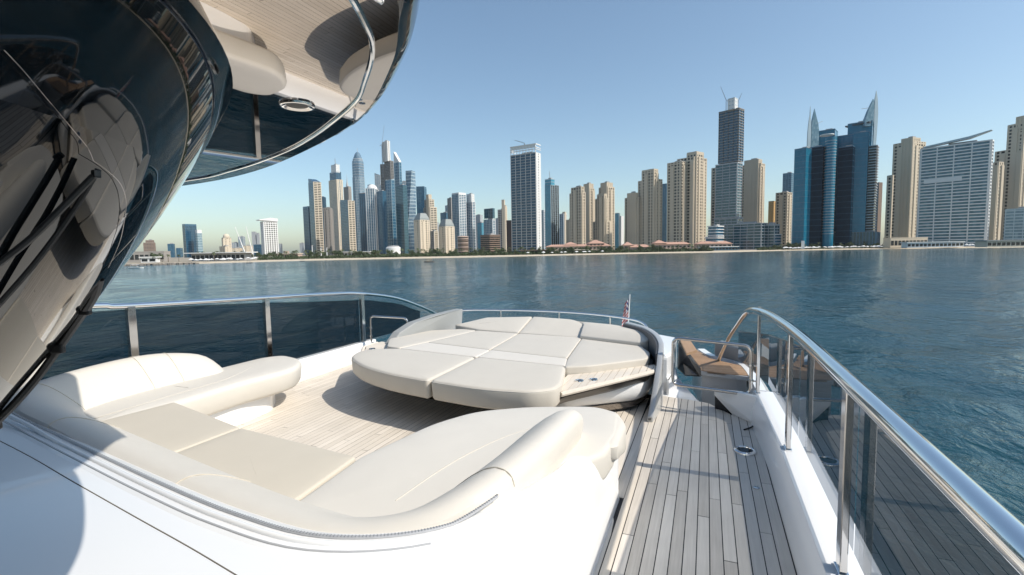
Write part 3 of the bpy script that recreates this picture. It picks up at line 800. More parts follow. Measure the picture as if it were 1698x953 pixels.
# bow rail behind the pad
fr = thing('grab_rail', 'low curved stainless grab rail along the far edge of the beige sunbed', 'rail', (-2.3, 6.8, .42))
rp = catmull([(-4.02, 6.75, .42), (-3.97, 6.82, .60), (-3.75, 6.98, .71), (-3.1, 7.18, .715), (-2.3, 7.22, .715), (-1.6, 7.08, .715), (-1.0, 6.75, .712), (-.76, 6.50, .69), (-.70, 6.42, .60), (-.70, 6.42, .42)], 8)
mb = MB(); mb.tube(rp, .0145, 10); mb.build('rail_tube', MT['chrome'], fr, smooth=True)
for (x, y) in ((-3.1, 7.17), (-2.12, 7.19), (-1.28, 6.93)):
    mb = MB(); mb.tube([(x, y, .40), (x, y, .71)], .011, 8); mb.build('stanchion', MT['chrome'], fr, smooth=True)

# ---------------- guard rails
def gtop_r(y): return interp(y, (-3, 2.4, 3.76, 4.4, 5.3, 6.4), (1.06, 1.055, 1.0, .93, .82, .66))
rail_r = thing('guard_rail', 'polished steel guard rail with tinted glass panels along the right edge of the deck', 'railing', (.56, 2.4, .27))
hp = catmull([(.555, -3, 1.12), (.56, -1, 1.12), (.56, 1.2, 1.12), (.56, 2.4, 1.12), (.555, 3.2, 1.122), (.535, 3.9, 1.118), (.485, 4.6, 1.108), (.42, 5.02, 1.085), (.375, 5.28, 1.03), (.32, 5.6, .87), (.24, 6.0, .62), (.155, 6.45, .27)], 8)
mb = MB(); mb.tube(hp, [.036 if p.y < 5.0 else lerp(.036, .022, min(1, (p.y - 5.0) / .6)) for p in hp], 16); mb.build('handrail', MT['chrome'], rail_r, smooth=True)
posts_r = [(.565, -2.0), (.565, -.5), (.565, .95), (.565, 2.39), (.545, 3.76), (.475, 5.13)]
for x, y in posts_r:
    mb = MB(); mb.box((x, y, .69), (.030, .072, .835)); p = mb.build('post', MT['steel'], rail_r, bevel=.004)
    mb = MB(); mb.box((x, y, .277), (.042, .095, .012)); mb.build('foot_plate', MT['chrome'], p, bevel=.003)
def glass_panel(x0, x1, y0, y1, zb, top, parent, steps=6, mat='rail_glass'):
    mb = MB(); n = steps; vs = []
    for k in range(n + 1):
        t = k / n; x, y = lerp(x0, x1, t), lerp(y0, y1, t); z = top(y)
        vs += [(x, y, zb), (x, y, z)]
    mb.add(vs, [(2 * k, 2 * k + 2, 2 * k + 3, 2 * k + 1) for k in range(n)])
    g = mb.build('glass_panel', MT[mat], parent, fix=False)
    mb = MB(); mb.tube([(lerp(x0, x1, k / n), lerp(y0, y1, k / n), top(lerp(y0, y1, k / n))) for k in range(n + 1)], .006, 6)
    mb.build('glass_edge', MT['g_edge'], g)
plain('g_edge', (.05, .10, .12), .1)
ps = [(-3.0, .607), (-.5, .607), (.95, .607), (2.39, .607), (3.76, .607), (5.13, .565), (6.2, .36)]
for (ya, xa), (yb, xb) in zip(ps[:-1], ps[1:]):
    glass_panel(xa, xb, ya + .006, yb - .006, .365, gtop_r, rail_r)
rail_l = thing('guard_rail', 'steel guard rail with dark tinted glass on the far left side beyond the sofa', 'railing', (-5.1, 4.0, .27))
def gtop_l(y): return interp(y, (0, 2.57, 3.37, 4.43, 6.27, 7.2, 7.8), (1.26, 1.2, 1.16, 1.08, .93, .77, .55))
hl = catmull([(-5.1, -1, 1.45), (-5.1, 1.2, 1.32), (-5.1, 2.56, 1.26), (-5.1, 2.88, 1.225), (-5.1, 4.41, 1.15), (-5.1, 5.6, 1.09), (-5.05, 6.18, 1.037), (-5.05, 7.05, .88), (-5.05, 7.85, .63), (-5.05, 8.45, .40)], 8)
mb = MB(); mb.tube(hl, .026, 12); mb.build('handrail', MT['chrome'], rail_l, smooth=True)
for x, y, zt in ((-5.1, -.2, 1.42), (-5.1, 1.3, 1.3), (-5.1, 2.88, 1.22), (-5.1, 4.41, 1.15), (-5.06, 6.16, 1.03)):
    mb = MB(); mb.box((x, y, (.26 + zt) / 2), (.05, .07, zt - .26)); p = mb.build('post', MT['steel'], rail_l, bevel=.004)
psl = [(-1, -5.15), (1.3, -5.15), (2.88, -5.15), (4.41, -5.15), (6.16, -5.12), (7.85, -5.08)]
for (ya, xa), (yb, xb) in zip(psl[:-1], psl[1:]):
    glass_panel(xa, xb, ya + .006, yb - .006, .27, gtop_l, rail_l, 6, 'rail_glass_dark')

# ---------------- gates
def gate(x0, y0, x1, y1, zb, zt, label, post):
    g = thing('safety_gate', label, 'gate', ((x0 + x1) / 2, (y0 + y1) / 2, zb))
    cs = [(x0, y0, zb), (x1, y1, zb), (x1, y1, zt), (x0, y0, zt)]
    U = Vector((x1 - x0, y1 - y0, 0)).normalized(); L = (Vector((x1, y1)) - Vector((x0, y0))).length
    rp = rounded_poly([(0, zb), (L, zb), (L, zt - .02), (0, zt)], .075, 6)
    mb = MB(); mb.tube([(x0 + U.x * p.x, y0 + U.y * p.x, p.y) for p in rp], .0165, 10, closed=True)
    fr_ = mb.build('frame', MT['steel'], g, smooth=True)
    for z in (lerp(zb, zt, .28), lerp(zb, zt, .58)):
        mb = MB(); q = (x1, y1) if post == 1 else (x0, y0); s = 1 if post == 1 else -1
        mb.tube([(q[0], q[1], z - .012), (q[0], q[1], z + .012)], .024, 12)
        mb.bar((q[0], q[1], z), (q[0] + U.x * s * .07, q[1] + U.y * s * .07, z), .012)
        mb.build('hinge', MT['steel'], fr_)
    return g
gate(-.315, 5.27, .415, 5.13, .245, .745, 'rounded steel tube gate closing the end of the side deck at right', 1)
gate(-4.86, 6.10, -4.22, 6.16, .26, .70, 'rounded steel tube gate between the sunbed and the dark glass at left', 0)

# ---------------- beyond the right gate: teak topped ledge over the stair well
z1 = .27
lg = thing('teak_ledge', 'brown teak topped ledge beyond the right gate, above the stair opening', 'ledge', (.2, 6.2, z1))
LP = [(-.19, 6.66), (-.115, 7.05), (.04, 6.56), (.17, 6.43), (.445, 6.21), (.53, 5.75), (.32, 5.77), (-.04, 5.86)]
yy0 = 5.70
k = 0
y = 5.74
while y < 7.05:
    # slats run across; each clipped to the ledge outline
    ya, yb = y + .002, y + .050
    def xr_at(q):
        xsx = []
        for a, b in zip(LP, LP[1:] + LP[:1]):
            if (a[1] - q) * (b[1] - q) < 0: xsx.append(a[0] + (b[0] - a[0]) * (q - a[1]) / (b[1] - a[1]))
        return (min(xsx), max(xsx)) if len(xsx) >= 2 else None
    A_, B_ = xr_at(ya), xr_at(yb)
    if A_ and B_:
        mb = MB(); mb.prism([(A_[0], ya), (A_[1], ya), (B_[1], yb), (B_[0], yb)], z1 - .02, z1 + .004)
        mb.build('teak_slat', MT['teak_brown'], lg, fix=False)
    y += .054
mb = MB(); mb.prism([(p[0], p[1]) for p in LP], z1 - .05, z1 - .004); mb.build('ledge_core', MT['gelcoat_grey'], lg)
mb = MB(); mb.prism([(-.03, 5.90), (.33, 5.81), (.43, 5.80), (.43, 6.2), (.1, 6.5), (-.12, 6.9), (-.15, 6.6)], -.16, z1 - .05); mb.build('face_panel', MT['gelcoat_grey'], lg)
mb = MB(); mb.prism([(-.05, 5.87), (.33, 5.775), (.45, 5.79), (.45, 6.3), (.1, 6.55), (-.16, 6.95)], -.21, -.16); mb.build('lower_trim', MT['gelcoat'], lg)
mb = MB()
r0 = [(-.335, 6.86, .47), (-.215, 6.86, .47), (-.095, 6.22, .435), (-.205, 6.05, .425)]
mb.loft([[(x, y, z - .03) for x, y, z in r0], r0]); mb.build('hatch_lid', MT['teak_brown'], lg)
mb = MB()
r0 = [(-.34, 6.80, .43), (-.20, 6.03, .40), (.0, 5.86, .24), (-.05, 5.86, .20), (-.22, 6.0, .16), (-.34, 6.6, .1)]
mb.loft([[(x + .0, y + .05, z) for x, y, z in r0], r0]); mb.build('side_panel', MT['dark_panel'], lg)
# stern quarter bulwark that carries the lower end of the handrail
mb = MB()
tp = catmull([(.47, 5.2, .27), (.45, 5.7, .27), (.40, 6.2, .272), (.30, 6.5, .272), (.16, 6.62, .27), (.02, 6.75, .27), (-.1, 7.1, .27)], 6)
rings = []
for i, p in enumerate(tp):
    a = tp[max(0, i - 1)]; b = tp[min(len(tp) - 1, i + 1)]; t = (b - a).normalized(); n = Vector((t.y, -t.x, 0))
    rings.append([p + n * .0 + Vector((0, 0, -.15)), p + n * .0 + Vector((0, 0, .006)), p + n * .09 + Vector((0, 0, .006)), p + n * .15 + Vector((0, 0, -.06)), p + n * .17 + Vector((0, 0, -.7)), p + n * .05 + Vector((0, 0, -4.5))])
mb.loft(rings, closed=False); mb.build('quarter_bulwark', MT['gelcoat'], yacht, smooth=True)
# backrest of the seat behind the glass
mb = MB(); pad(mb, [(.10, 6.72), (.46, 6.32), (.56, 6.42), (.2, 6.85)], .27, .46, .03, .005, None, .04); mb.build('seat_back', MT['cushion_grey'], lg, smooth=True)
# turned-in end of the right coaming and the dark recess beside it
mb = MB()
ring = lambda dx, dy: [(.455 + dx, 4.98 + dy, .0), (.455 + dx, 4.98 + dy, .272), (.33 + dx, 5.12 + dy, .262), (.20 + dx, 5.22 + dy, .238), (.09 + dx, 5.32 + dy, .20), (.09 + dx, 5.34 + dy, .15), (.26 + dx, 5.23 + dy, -.002)]
mb.loft([ring(0, 0), ring(.02, .05)]); mb.build('coaming_return', MT['gelcoat'], yacht, bevel=.008)
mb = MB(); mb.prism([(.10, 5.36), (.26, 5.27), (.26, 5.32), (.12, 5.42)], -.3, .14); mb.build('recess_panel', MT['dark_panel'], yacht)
# left stair moulding
mb = MB()
mb.loft([[(-.55, 5.665, -.25), (-.06, 5.60, -.25), (-.10, 5.75, -.25), (-.28, 6.2, -.25), (-.40, 6.5, -.25)], [(-.55, 5.665, -.015), (-.05, 5.59, -.015), (-.10, 5.74, -.01), (-.29, 6.2, .06), (-.40, 6.6, .12)]])
mb.build('stair_moulding', MT['gelcoat'], yacht, bevel=.012)
mb = MB(); mb.prism(rounded_poly([(-.40, 5.7), (-.30, 5.85), (-.33, 6.3), (-.45, 6.3)], .03), -.02, .16); mb.build('stair_moulding', MT['gelcoat'], yacht, bevel=.015)

# ---------------- deck fittings and flag
ht = thing('deck_hatch_ring', 'round chrome ringed deck light let into the side deck planks', 'deck fitting', (.315, 4.30, 0))
mb = MB(); mb.lathe([(.058, .001), (.062, .016), (.072, .018), (.084, .010), (.086, .0)], (.315, 4.30, 0), 28); mb.build('ring', MT['chrome'], ht, smooth=True)
mb = MB(); mb.lathe([(0, .004), (.059, .004), (.059, .010), (0, .010)], (.315, 4.30, 0), 28); mb.build('lens', MT['black_gloss'], ht)
pl = MB(); pl.lathe([(0, .0), (.022, .0), (.022, .004), (0, .005)], (.345, 3.66, .0), 14); tag(pl.build('deck_plug', MT['steel'], None), 'small round steel plug in the shaded planks of the side deck', 'deck fitting')
cl = thing('deck_cleat', 'small steel latch hook on the deck near the right gate', 'deck fitting', (.40, 4.86, 0))
mb = MB(); mb.tube([(.34, 4.80, .006), (.40, 4.86, .012), (.44, 4.92, .02)], .007, 6); mb.build('latch_arm', MT['black_matt'], cl)
mb = MB(); mb.tube([(.44, 4.92, .0), (.44, 4.92, .07)], .008, 6); mb.build('latch_pin', MT['steel'], cl)
fg = thing('flag', 'small red, white and blue striped ensign drooping on a short staff at the stern', 'flag', (-1.08, 7.25, .42))
mb = MB(); mb.tube([(-1.08, 7.25, .40), (-1.055, 7.30, 1.0)], [.010, .007], 8); mb.build('staff', MT['c_white'], fg)
def cloth_strip(x_of, z_of, mats):
    pass
mb = MB(); nv, nu = 13, 9
for j in range(nv + 1):
    v = j / nv
    for i in range(nu + 1):
        u = i / nu
        drop = .95 - .36 * v * (.85 + .15 * u) - .09 * u
        wv = .125 * u * (1 - .15 * v)
        mb.v.append((-1.056 - wv * (.55 + .45 * v) - .006 * v, 7.29 + .03 * math.sin(u * 9.0 + v * 1.5) * u - .02 * u, drop))
for j in range(nv):
    for i in range(nu):
        a = j * (nu + 1) + i
        mb.f.append([a, a + 1, a + nu + 2, a + nu + 1])
        canton = j < 7 and i < 5
        mb.m.append(2 if canton and (i + j) % 3 else (1 if canton else (0 if j % 2 == 0 else 1)))
mb.build('cloth', [MT['flag_red'], MT['flag_white'], MT['flag_blue']], fg, fix=False)

# ---------------- on the windscreen: chrome frame lines, lower seal and the parked wiper
out = Vector((.55, .62, -.45)).normalized()
def off(pts, d): return [Vector(q) + out * d for q in pts]
mb = MB(); mb.tube(catmull(off([(-.520, .215, 1.866), (-.533, .232, 1.857), (-.552, .255, 1.843), (-.580, .287, 1.825), (-.597, .306, 1.814), (-.608, .316, 1.803)], .004), 5), .0004, 6); mb.build('chrome_line', MT['steel_dark'], glass, smooth=True)
mb = MB(); mb.tube(catmull(off([(-.608, .316, 1.803), (-.634, .342, 1.799), (-.666, .373, 1.789), (-.704, .399, 1.771), (-.748, .419, 1.745), (-.788, .433, 1.718), (-.835, .443, 1.685)], .004), 5), .0004, 6); mb.build('chrome_line', MT['steel_dark'], glass, smooth=True)
wiper = MB(); wiper.tube(catmull(off([(-.66, .235, 1.690), (-.640, .262, 1.722), (-.622, .285, 1.757), (-.606, .306, 1.790)], .012), 4), .0034, 8)
w_ = wiper.build('wiper_arm', MT['black_matt'], yacht, smooth=True)
mb = MB(); mb.tube(catmull(off([(-.70, .255, 1.645), (-.668, .280, 1.695), (-.640, .303, 1.748), (-.612, .318, 1.797)], .008), 4), .003, 8); mb.build('wiper_blade', MT['black_matt'], w_, smooth=True)
mb = MB(); mb.box(tuple(Vector((-.605, .306, 1.793)) + out * .014), (.007, .007, .009)); mb.build('wiper_pivot', MT['black_matt'], w_, bevel=.002)
mb = MB(); mb.tube(catmull([(-1.13, .345, 1.36), (-1.085, .375, 1.41), (-1.055, .405, 1.452), (-1.03, .438, 1.505), (-.974, .464, 1.585), (-.919, .466, 1.632), (-.885, .460, 1.665)], 6), .0065, 8); mb.build('windscreen_seal', MT['black_matt'], glass, smooth=True)
for q in ((-1.07, .392, 1.43), (-1.0, .452, 1.548), (-.945, .466, 1.612)):
    mb = MB(); mb.box(q, (.018, .012, .016), .6); mb.build('seal_clip', MT['black_matt'], glass, bevel=.003)

# ================================================================== WATER, SHORE, CITY
WZ = -7.0
GZ = -5.5
# sea: ring mesh, real waves near the yacht, flat sheet far out
rw = random.Random(11)
waves = []
for i in range(46):
    lam = 0.9 * (1.125 ** i) * rw.uniform(.9, 1.1)
    if lam > 26: break
    th_ = R(205) + rw.gauss(0, .75)
    k_ = 2 * PI / lam
    waves.append((k_ * math.cos(th_), k_ * math.sin(th_), rw.uniform(0, 6.28), 0.0075 * lam ** .72 , lam))
mb = MB()
rads = [2.5]
while rads[-1] < 420: rads.append(rads[-1] * 1.0205)
rads += [480, 600, 800, 1100, 1600, 2400, 3900]
NA = 560
sinA = [math.sin(2 * PI * k / NA) for k in range(NA)]; cosA = [math.cos(2 * PI * k / NA) for k in range(NA)]
import numpy as np
Rr = np.array(rads)[:, None]; X = Rr * np.array(sinA)[None, :]; Yv = Rr * np.array(cosA)[None, :]
Zv = np.zeros_like(X); cell = np.maximum(Rr * .0205, Rr * 2 * PI / NA)
for kx, ky, ph, am, lam in waves:
    att = np.clip((lam / cell - 2.5) / 3.0, 0, 1) * np.clip((480 - Rr) / 200, 0, 1)
    Zv += am * att * np.sin(kx * X + ky * Yv + ph)
V = np.stack([X, Yv, Zv], -1).reshape(-1, 3)
nR = len(rads)
me = bpy.data.meshes.new('sea')
I = np.arange(nR * NA).reshape(nR, NA)
F = np.stack([I[:-1, :], np.roll(I, -1, 1)[:-1, :], np.roll(I, -1, 1)[1:, :], I[1:, :]], -1).reshape(-1, 4)[:, ::-1]
me.vertices.add(len(V)); me.vertices.foreach_set('co', V.ravel())
me.loops.add(F.size); me.loops.foreach_set('vertex_index', F.ravel().astype(np.int32))
me.polygons.add(len(F)); me.polygons.foreach_set('loop_start', (np.arange(len(F)) * 4).astype(np.int32)); me.polygons.foreach_set('loop_total', np.full(len(F), 4, np.int32))
me.update(calc_edges=True); me.validate()
me.polygons.foreach_set('use_smooth', [True] * len(me.polygons))
me.materials.append(MT['water'])
sea = bpy.data.objects.new('sea', me); COL.objects.link(sea); sea.location = (0, 0, WZ); struct(sea)

SHORE = [(-1400, -700), (-760, -150), (-560, 120), (-472, 262), (-453, 304), (-400, 409), (-289, 476), (-228, 511), (-81, 632), (20, 670), (123, 765), (237, 803), (360, 783), (520, 740), (900, 600), (1700, 200)]
SHC = [Vector((p.x, p.y)) for p in catmull([(x, y, 0) for x, y in SHORE], 6)]
def shore_off(d):
    out = []; K = len(SHC)
    for i, p in enumerate(SHC):
        a = SHC[max(i - 2, 0)]; b = SHC[min(i + 2, K - 1)]; t = (b - a).normalized(); n = Vector((-t.y, t.x))
        out.append(p + n * d)
    return out
def strip(name, d0, z0, d1, z1, mat):
    A_ = shore_off(d0); B_ = shore_off(d1); mb = MB(); n = len(A_)
    mb.v = [(p.x, p.y, z0) for p in A_] + [(p.x, p.y, z1) for p in B_]
    for i in range(n - 1): mb.f.append([i, i + 1, n + i + 1, n + i]); mb.m.append(0)
    return struct(mb.build(name, MT[mat], fix=False))
strip('beach', -6, WZ - .4, 46, GZ - .3, 'sand')
A_ = shore_off(45.5)
mb = MB(); n = len(A_)
mb.v = [(p.x, p.y, GZ - .31) for p in A_] + [(p.x * 1.0 + (-900 if False else 0) + Vector((p.x, p.y)).normalized().x * 3000 * .0 , p.y, GZ) for p in []]
far = [Vector((p.x, p.y)).normalized() * 3800 for p in A_]
mid = [a.lerp(f, .02) for a, f in zip(A_, far)]
mb.v += [(p.x, p.y, GZ) for p in mid] + [(p.x, p.y, GZ) for p in far]
for i in range(n - 1):
    mb.f.append([i, i + 1, n + i + 1, n + i]); mb.m.append(0); mb.f.append([n + i, n + i + 1, 2 * n + i + 1, 2 * n + i]); mb.m.append(0)
struct(mb.build('ground', MT['earth'], fix=False))

# ---- facade styles: (window wall, (pier material, bay, width, proud), (band material, storey, height, proud), style of the side faces)
ST = {
 'beigegrid': ('g_dark', ('c_beige', 6.6, 2.5, .35), ('c_beige', 5.4, 2.2, .28), None),
 'beige': ('c_beige', ('c_beige', 6.0, 2.0, .5), ('c_beige', 7.0, 1.4, .4), None),
 'cream': ('g_dark', ('c_cream', 6.0, 3.6, .4), ('c_cream', 4.5, 2.4, .35), None),
 'creamgrid': ('g_dark', ('c_cream', 6.5, 3.2, .5), ('c_cream', 4.6, 2.2, .4), None),
 'pink': ('g_dark', ('c_pink', 6.0, 3.2, .4), ('c_pink', 4.2, 2.2, .35), None),
 'brown': ('g_dark', ('c_brown', 7.0, 3.0, .4), ('c_pink', 4.2, 1.6, .35), None),
 'blue': ('g_blue', ('c_blueframe', 6.5, .8, .25), ('c_blueframe', 4.4, .8, .2), None),
 'bluedeep': ('g_deep', ('c_blueframe', 8.0, .6, .2), ('c_blueframe', 4.4, .5, .15), None),
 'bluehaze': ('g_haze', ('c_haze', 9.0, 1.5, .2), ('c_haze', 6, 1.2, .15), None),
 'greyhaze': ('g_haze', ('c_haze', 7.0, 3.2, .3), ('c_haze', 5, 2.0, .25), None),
 'greenband': ('g_pale', None, ('c_paleblue', 4.2, 1.6, .4), None),
 'whitegrid': ('g_dark', ('c_white', 4.8, 1.9, .6), ('c_white', 4.6, 1.7, .55), None),
 'blade': ('g_deep', ('c_blueframe', 6.0, .5, .2), ('c_blueframe', 4.2, .5, .15), 'creamband'),
 'creamband': ('g_dark', ('c_cream', 9.0, 1.6, .7), ('c_cream', 4.8, 2.1, .8), None),
 'greybeige': ('g_dark', ('c_greybeige', 5.5, 3.0, .4), ('c_greybeige', 4.4, 2.0, .35), None),
 'creamblue': ('g_blue', ('c_cream', 7.5, 3.6, .6), ('c_cream', 4.4, 1.2, .3), None),
 'darkbeige': ('g_deep', ('c_blueframe', 6.0, .5, .2), ('c_blueframe', 4.2, .5, .15), 'creamband'),
 'silver': ('g_silver', None, None, None),
 'dark': ('g_deep', ('c_blueframe', 6.0, 1.2, .3), ('c_darkframe', 4.2, 1.0, .25), None),  # a neighbour tower's shadow, put into the dark colours of one block
 'whitecol': ('g_blue', ('c_white', 7.0, 1.7, .6), ('c_paleblue', 4.2, .9, .3), None),
 'bluebrown': ('g_blue', ('c_blueframe', 7.0, 1.4, .5), ('c_blueframe', 4.2, .7, .3), None),
 'lightglass': ('g_blue', ('c_paleblue', 9.0, .5, .2), ('c_paleblue', 8.4, .5, .15), None),
 'concretegrid': ('g_dark', ('c_concrete', 4.5, 1.2, .6), ('c_concrete', 4.4, .9, .55), None),
 'concretedark': ('g_dark', ('c_concrete', 4.0, 1.0, .5), ('c_concrete', 4.4, 1.2, .45), None),
 'core': ('c_concrete', ('c_white', 7.0, 3.0, .8), None, None),
 'teal': ('g_teal', None, ('c_blueframe', 4.2, .8, .4), None),
 'beigedark': ('g_dark', ('c_greybeige', 8.0, 2.4, .6), ('c_greybeige', 4.4, 1.4, .4), 'creamband'),
 'lightribs': ('g_blue', ('c_paleblue', 6.0, 1.6, .6), ('c_haze', 4.8, 1.0, .3), 'whiteband'),
 'whiteband': ('g_blue', ('c_white', 9.0, 1.2, .6), ('c_white', 4.6, 1.4, .5), None),
 'white': ('c_white', ('c_white', 5.0, 1.6, .4), ('c_paleblue', 6.0, 1.2, .3), None),
 'white2': ('g_pale', ('c_white', 5.0, 2.8, .5), ('c_white', 4.4, 1.8, .4), None),
 'brightblue': ('g_bright', None, ('c_blueframe', 5.0, .6, .3), None),
 'tealdark': ('g_teal', ('c_blueframe', 9.0, .8, .3), ('c_blueframe', 9.0, .8, .3), None),
 'brownband': ('g_dark', None, ('c_brown', 4.0, 1.9, .9), None),
 'greyband': ('g_dark', ('c_grey', 6.0, 1.6, .4), ('c_grey', 4.4, 1.6, .4), None),
 'darkbrown': ('c_darkbrown', None, ('c_darkbrown', 4.4, 1.2, .3), None),
 'slab36': ('g_deep', ('c_white', 9.4, .55, .8), ('c_grey', 4.4, 1.0, .7), 'slabside'),
 'slabside': ('g_dark', ('c_white', 6.0, 3.4, .6), ('c_white', 4.2, 1.7, .5), None),
 'tealglass': ('g_bright', None, ('c_blueframe', 4.4, .6, .3), 'ribside'),
 'ribside': ('g_dark', ('c_paleblue', 6.0, 1.3, .6), ('c_darkframe', 4.4, 1.4, .4), None),
 'tealbright': ('g_bright', None, ('c_paleblue', 6.4, .8, .3), None),
 'tealslab': ('g_teal', ('c_haze', 11.0, .6, .5), ('c_haze', 4.6, 1.0, .9), None),
 'darkslab': ('g_deep', ('c_darkframe', 9.0, 1.0, .6), ('c_concrete', 4.3, .9, .9), None),
 'whiteterrace': ('g_blue', None, ('c_white', 4.6, 1.0, 1.6), None),
 'bluegrey': ('g_blue', ('c_blueframe', 6.0, 1.0, .3), ('c_blueframe', 4.4, 1.2, .3), None),
 'orange': ('g_dark', ('c_orange', 4.5, 2.6, .4), ('c_orange', 4.2, 2.0, .35), None),
 'glassbrown': ('g_deep', None, ('c_darkframe', 4.4, .8, .3), 'brownside'),
 'brownside': ('c_brown', ('c_brown', 6.0, 2.0, .4), None, None),
 'glassbalcony': ('g_lagoon', ('c_white', 19.0, 1.3, 1.5), ('c_white', 4.6, 1.5, 1.3), None),
 'paleglass': ('g_pale', ('c_paleblue', 9.0, .9, .4), ('c_paleblue', 4.4, 1.4, .5), None),
 'twinlight': ('g_twin', None, ('c_blueframe', 8.8, .35, .12), None),  # facets with the sky's reflection painted in
 'twindark': ('g_twindark', None, ('c_blueframe', 8.8, .25, .10), None),  # facets painted dark where the glass mirrors no bright sky
 'twinmid': ('g_twin', ('c_blueframe', 12.0, .5, .2), ('c_blueframe', 8.8, .5, .15), None),
 'twinbalcony': ('g_dark', None, ('c_haze', 4.2, 1.2, 1.6), None),
 'twinpodium': ('g_teal', ('c_blueframe', 4.0, .9, .5), None, None),
 'drum': None, 'twist': None,
}
CATS = {'skyscraper': 'skyscraper', 'apartment_tower': 'tower block', 'office_tower': 'office tower', 'hotel': 'hotel', 'apartment_block': 'apartment block', 'office_block': 'office block', 'hotel_podium': 'hotel', 'twin_hotel': 'hotel'}
class Parts:
    """collects geometry per (part name, material)"""
    def __init__(s): s.d = {}
    def mb(s, name, mat, k=0):
        return s.d.setdefault((name, mat, k), MB())
    def done(s, parent, stuff=('pier', 'floor_band')):
        for (name, mat, _k), mb in s.d.items():
            if not mb.v: continue
            o = mb.build(name, MT[mat], parent, fix=False)
            if name in stuff: o['kind'] = 'stuff'
def facade(P, cx, cy, w, d, z0, h, rz, style):
    cs, sn = math.cos(rz), math.sin(rz)
    def loc(x, y, z): return (cx + x * cs - y * sn, cy + x * sn + y * cs, z)
    core = ST[style][0]
    P.mb('window_wall', core).box((cx, cy, z0 + h / 2), (w, d, h), rz)
    for axis, L, D, sg in (('f', w, d, -1), ('b', w, d, 1), ('r', d, w, 1), ('l', d, w, -1)):
        stl = style
        if axis in 'rl' and ST[style][3]: stl = ST[style][3]
        c, pier, band, _ = ST[stl]
        if stl != style:
            m_ = P.mb('window_wall', c)
            o = sg * (D / 2 + .06)
            m_.box(loc(o if axis in 'rl' else 0, 0, z0 + h / 2 - .2), (.3, L - .1, h - .5) , rz)
        def bx(m_, along, z, la, hz, proud):
            o = sg * (D / 2 + proud / 2)
            if axis in 'fb': m_.box(loc(along, o, z), (la, proud, hz), rz)
            else: m_.box(loc(o, along, z), (proud, la, hz), rz)
        if axis == 'b': 
            continue
        if pier:
            mat, bay, wd, pr = pier
            n = max(1, round(L / bay))
            if L < bay * 1.2: n = 1
            wd2 = min(wd, L / n * .62)
            m_ = P.mb('pier', mat)
            big = style in ('beigegrid', 'creamgrid', 'greybeige', 'cream')
            for i in range(n + 1):
                bx(m_, -L / 2 + L * i / n * (1 - 0) + (wd2 / 2 if i == 0 else -wd2 / 2 if i == n else 0), z0 + h / 2, wd2, h, pr)
                if big and i % 3 == 1 and i < n: bx(m_, -L / 2 + L * (i + .5) / n, z0 + h * .48, L / n * .95, h * .96, pr + 1.1)
        if band:
            mat, fh, bh, pr = band
            n = max(1, int(h / fh)); m_ = P.mb('floor_band', mat)
            for i in range(n + 1):
                zz = z0 + i * fh + bh / 2
                if zz + bh / 2 > z0 + h + .1: break
                bx(m_, 0, zz, L + .02 * (1 if axis in 'fb' else 0), bh, pr)
            bx(m_, 0, z0 + h - .6, L, 1.2, pr + .05)
    P.mb('roof', 'c_grey').box((cx, cy, z0 + h + .15), (w * .96, d * .96, .3), rz)
    if w > 12 and d > 7:
        P.mb('roof', 'c_grey').box((cx + w * .1 * cs, cy + w * .1 * sn, z0 + h + 1.5), (w * .4, d * .4, 2.6), rz)
def gable(mb, cx, cy, w, d, z, hl, hr, rz, th=.0):
    """wedge roof: height hl at the left edge and hr at the right"""
    cs, sn = math.cos(rz), math.sin(rz)
    L = lambda x, y, zz: (cx + x * cs - y * sn, cy + x * sn + y * cs, zz)
    v = [L(-w / 2, -d / 2, z), L(w / 2, -d / 2, z), L(w / 2, d / 2, z), L(-w / 2, d / 2, z), L(-w / 2, -d / 2, z + hl), L(w / 2, -d / 2, z + hr), L(w / 2, d / 2, z + hr), L(-w / 2, d / 2, z + hl)]
    mb.add(v, [(3, 2, 1, 0), (4, 5, 6, 7), (0, 1, 5, 4), (1, 2, 6, 5), (2, 3, 7, 6), (3, 0, 4, 7)])
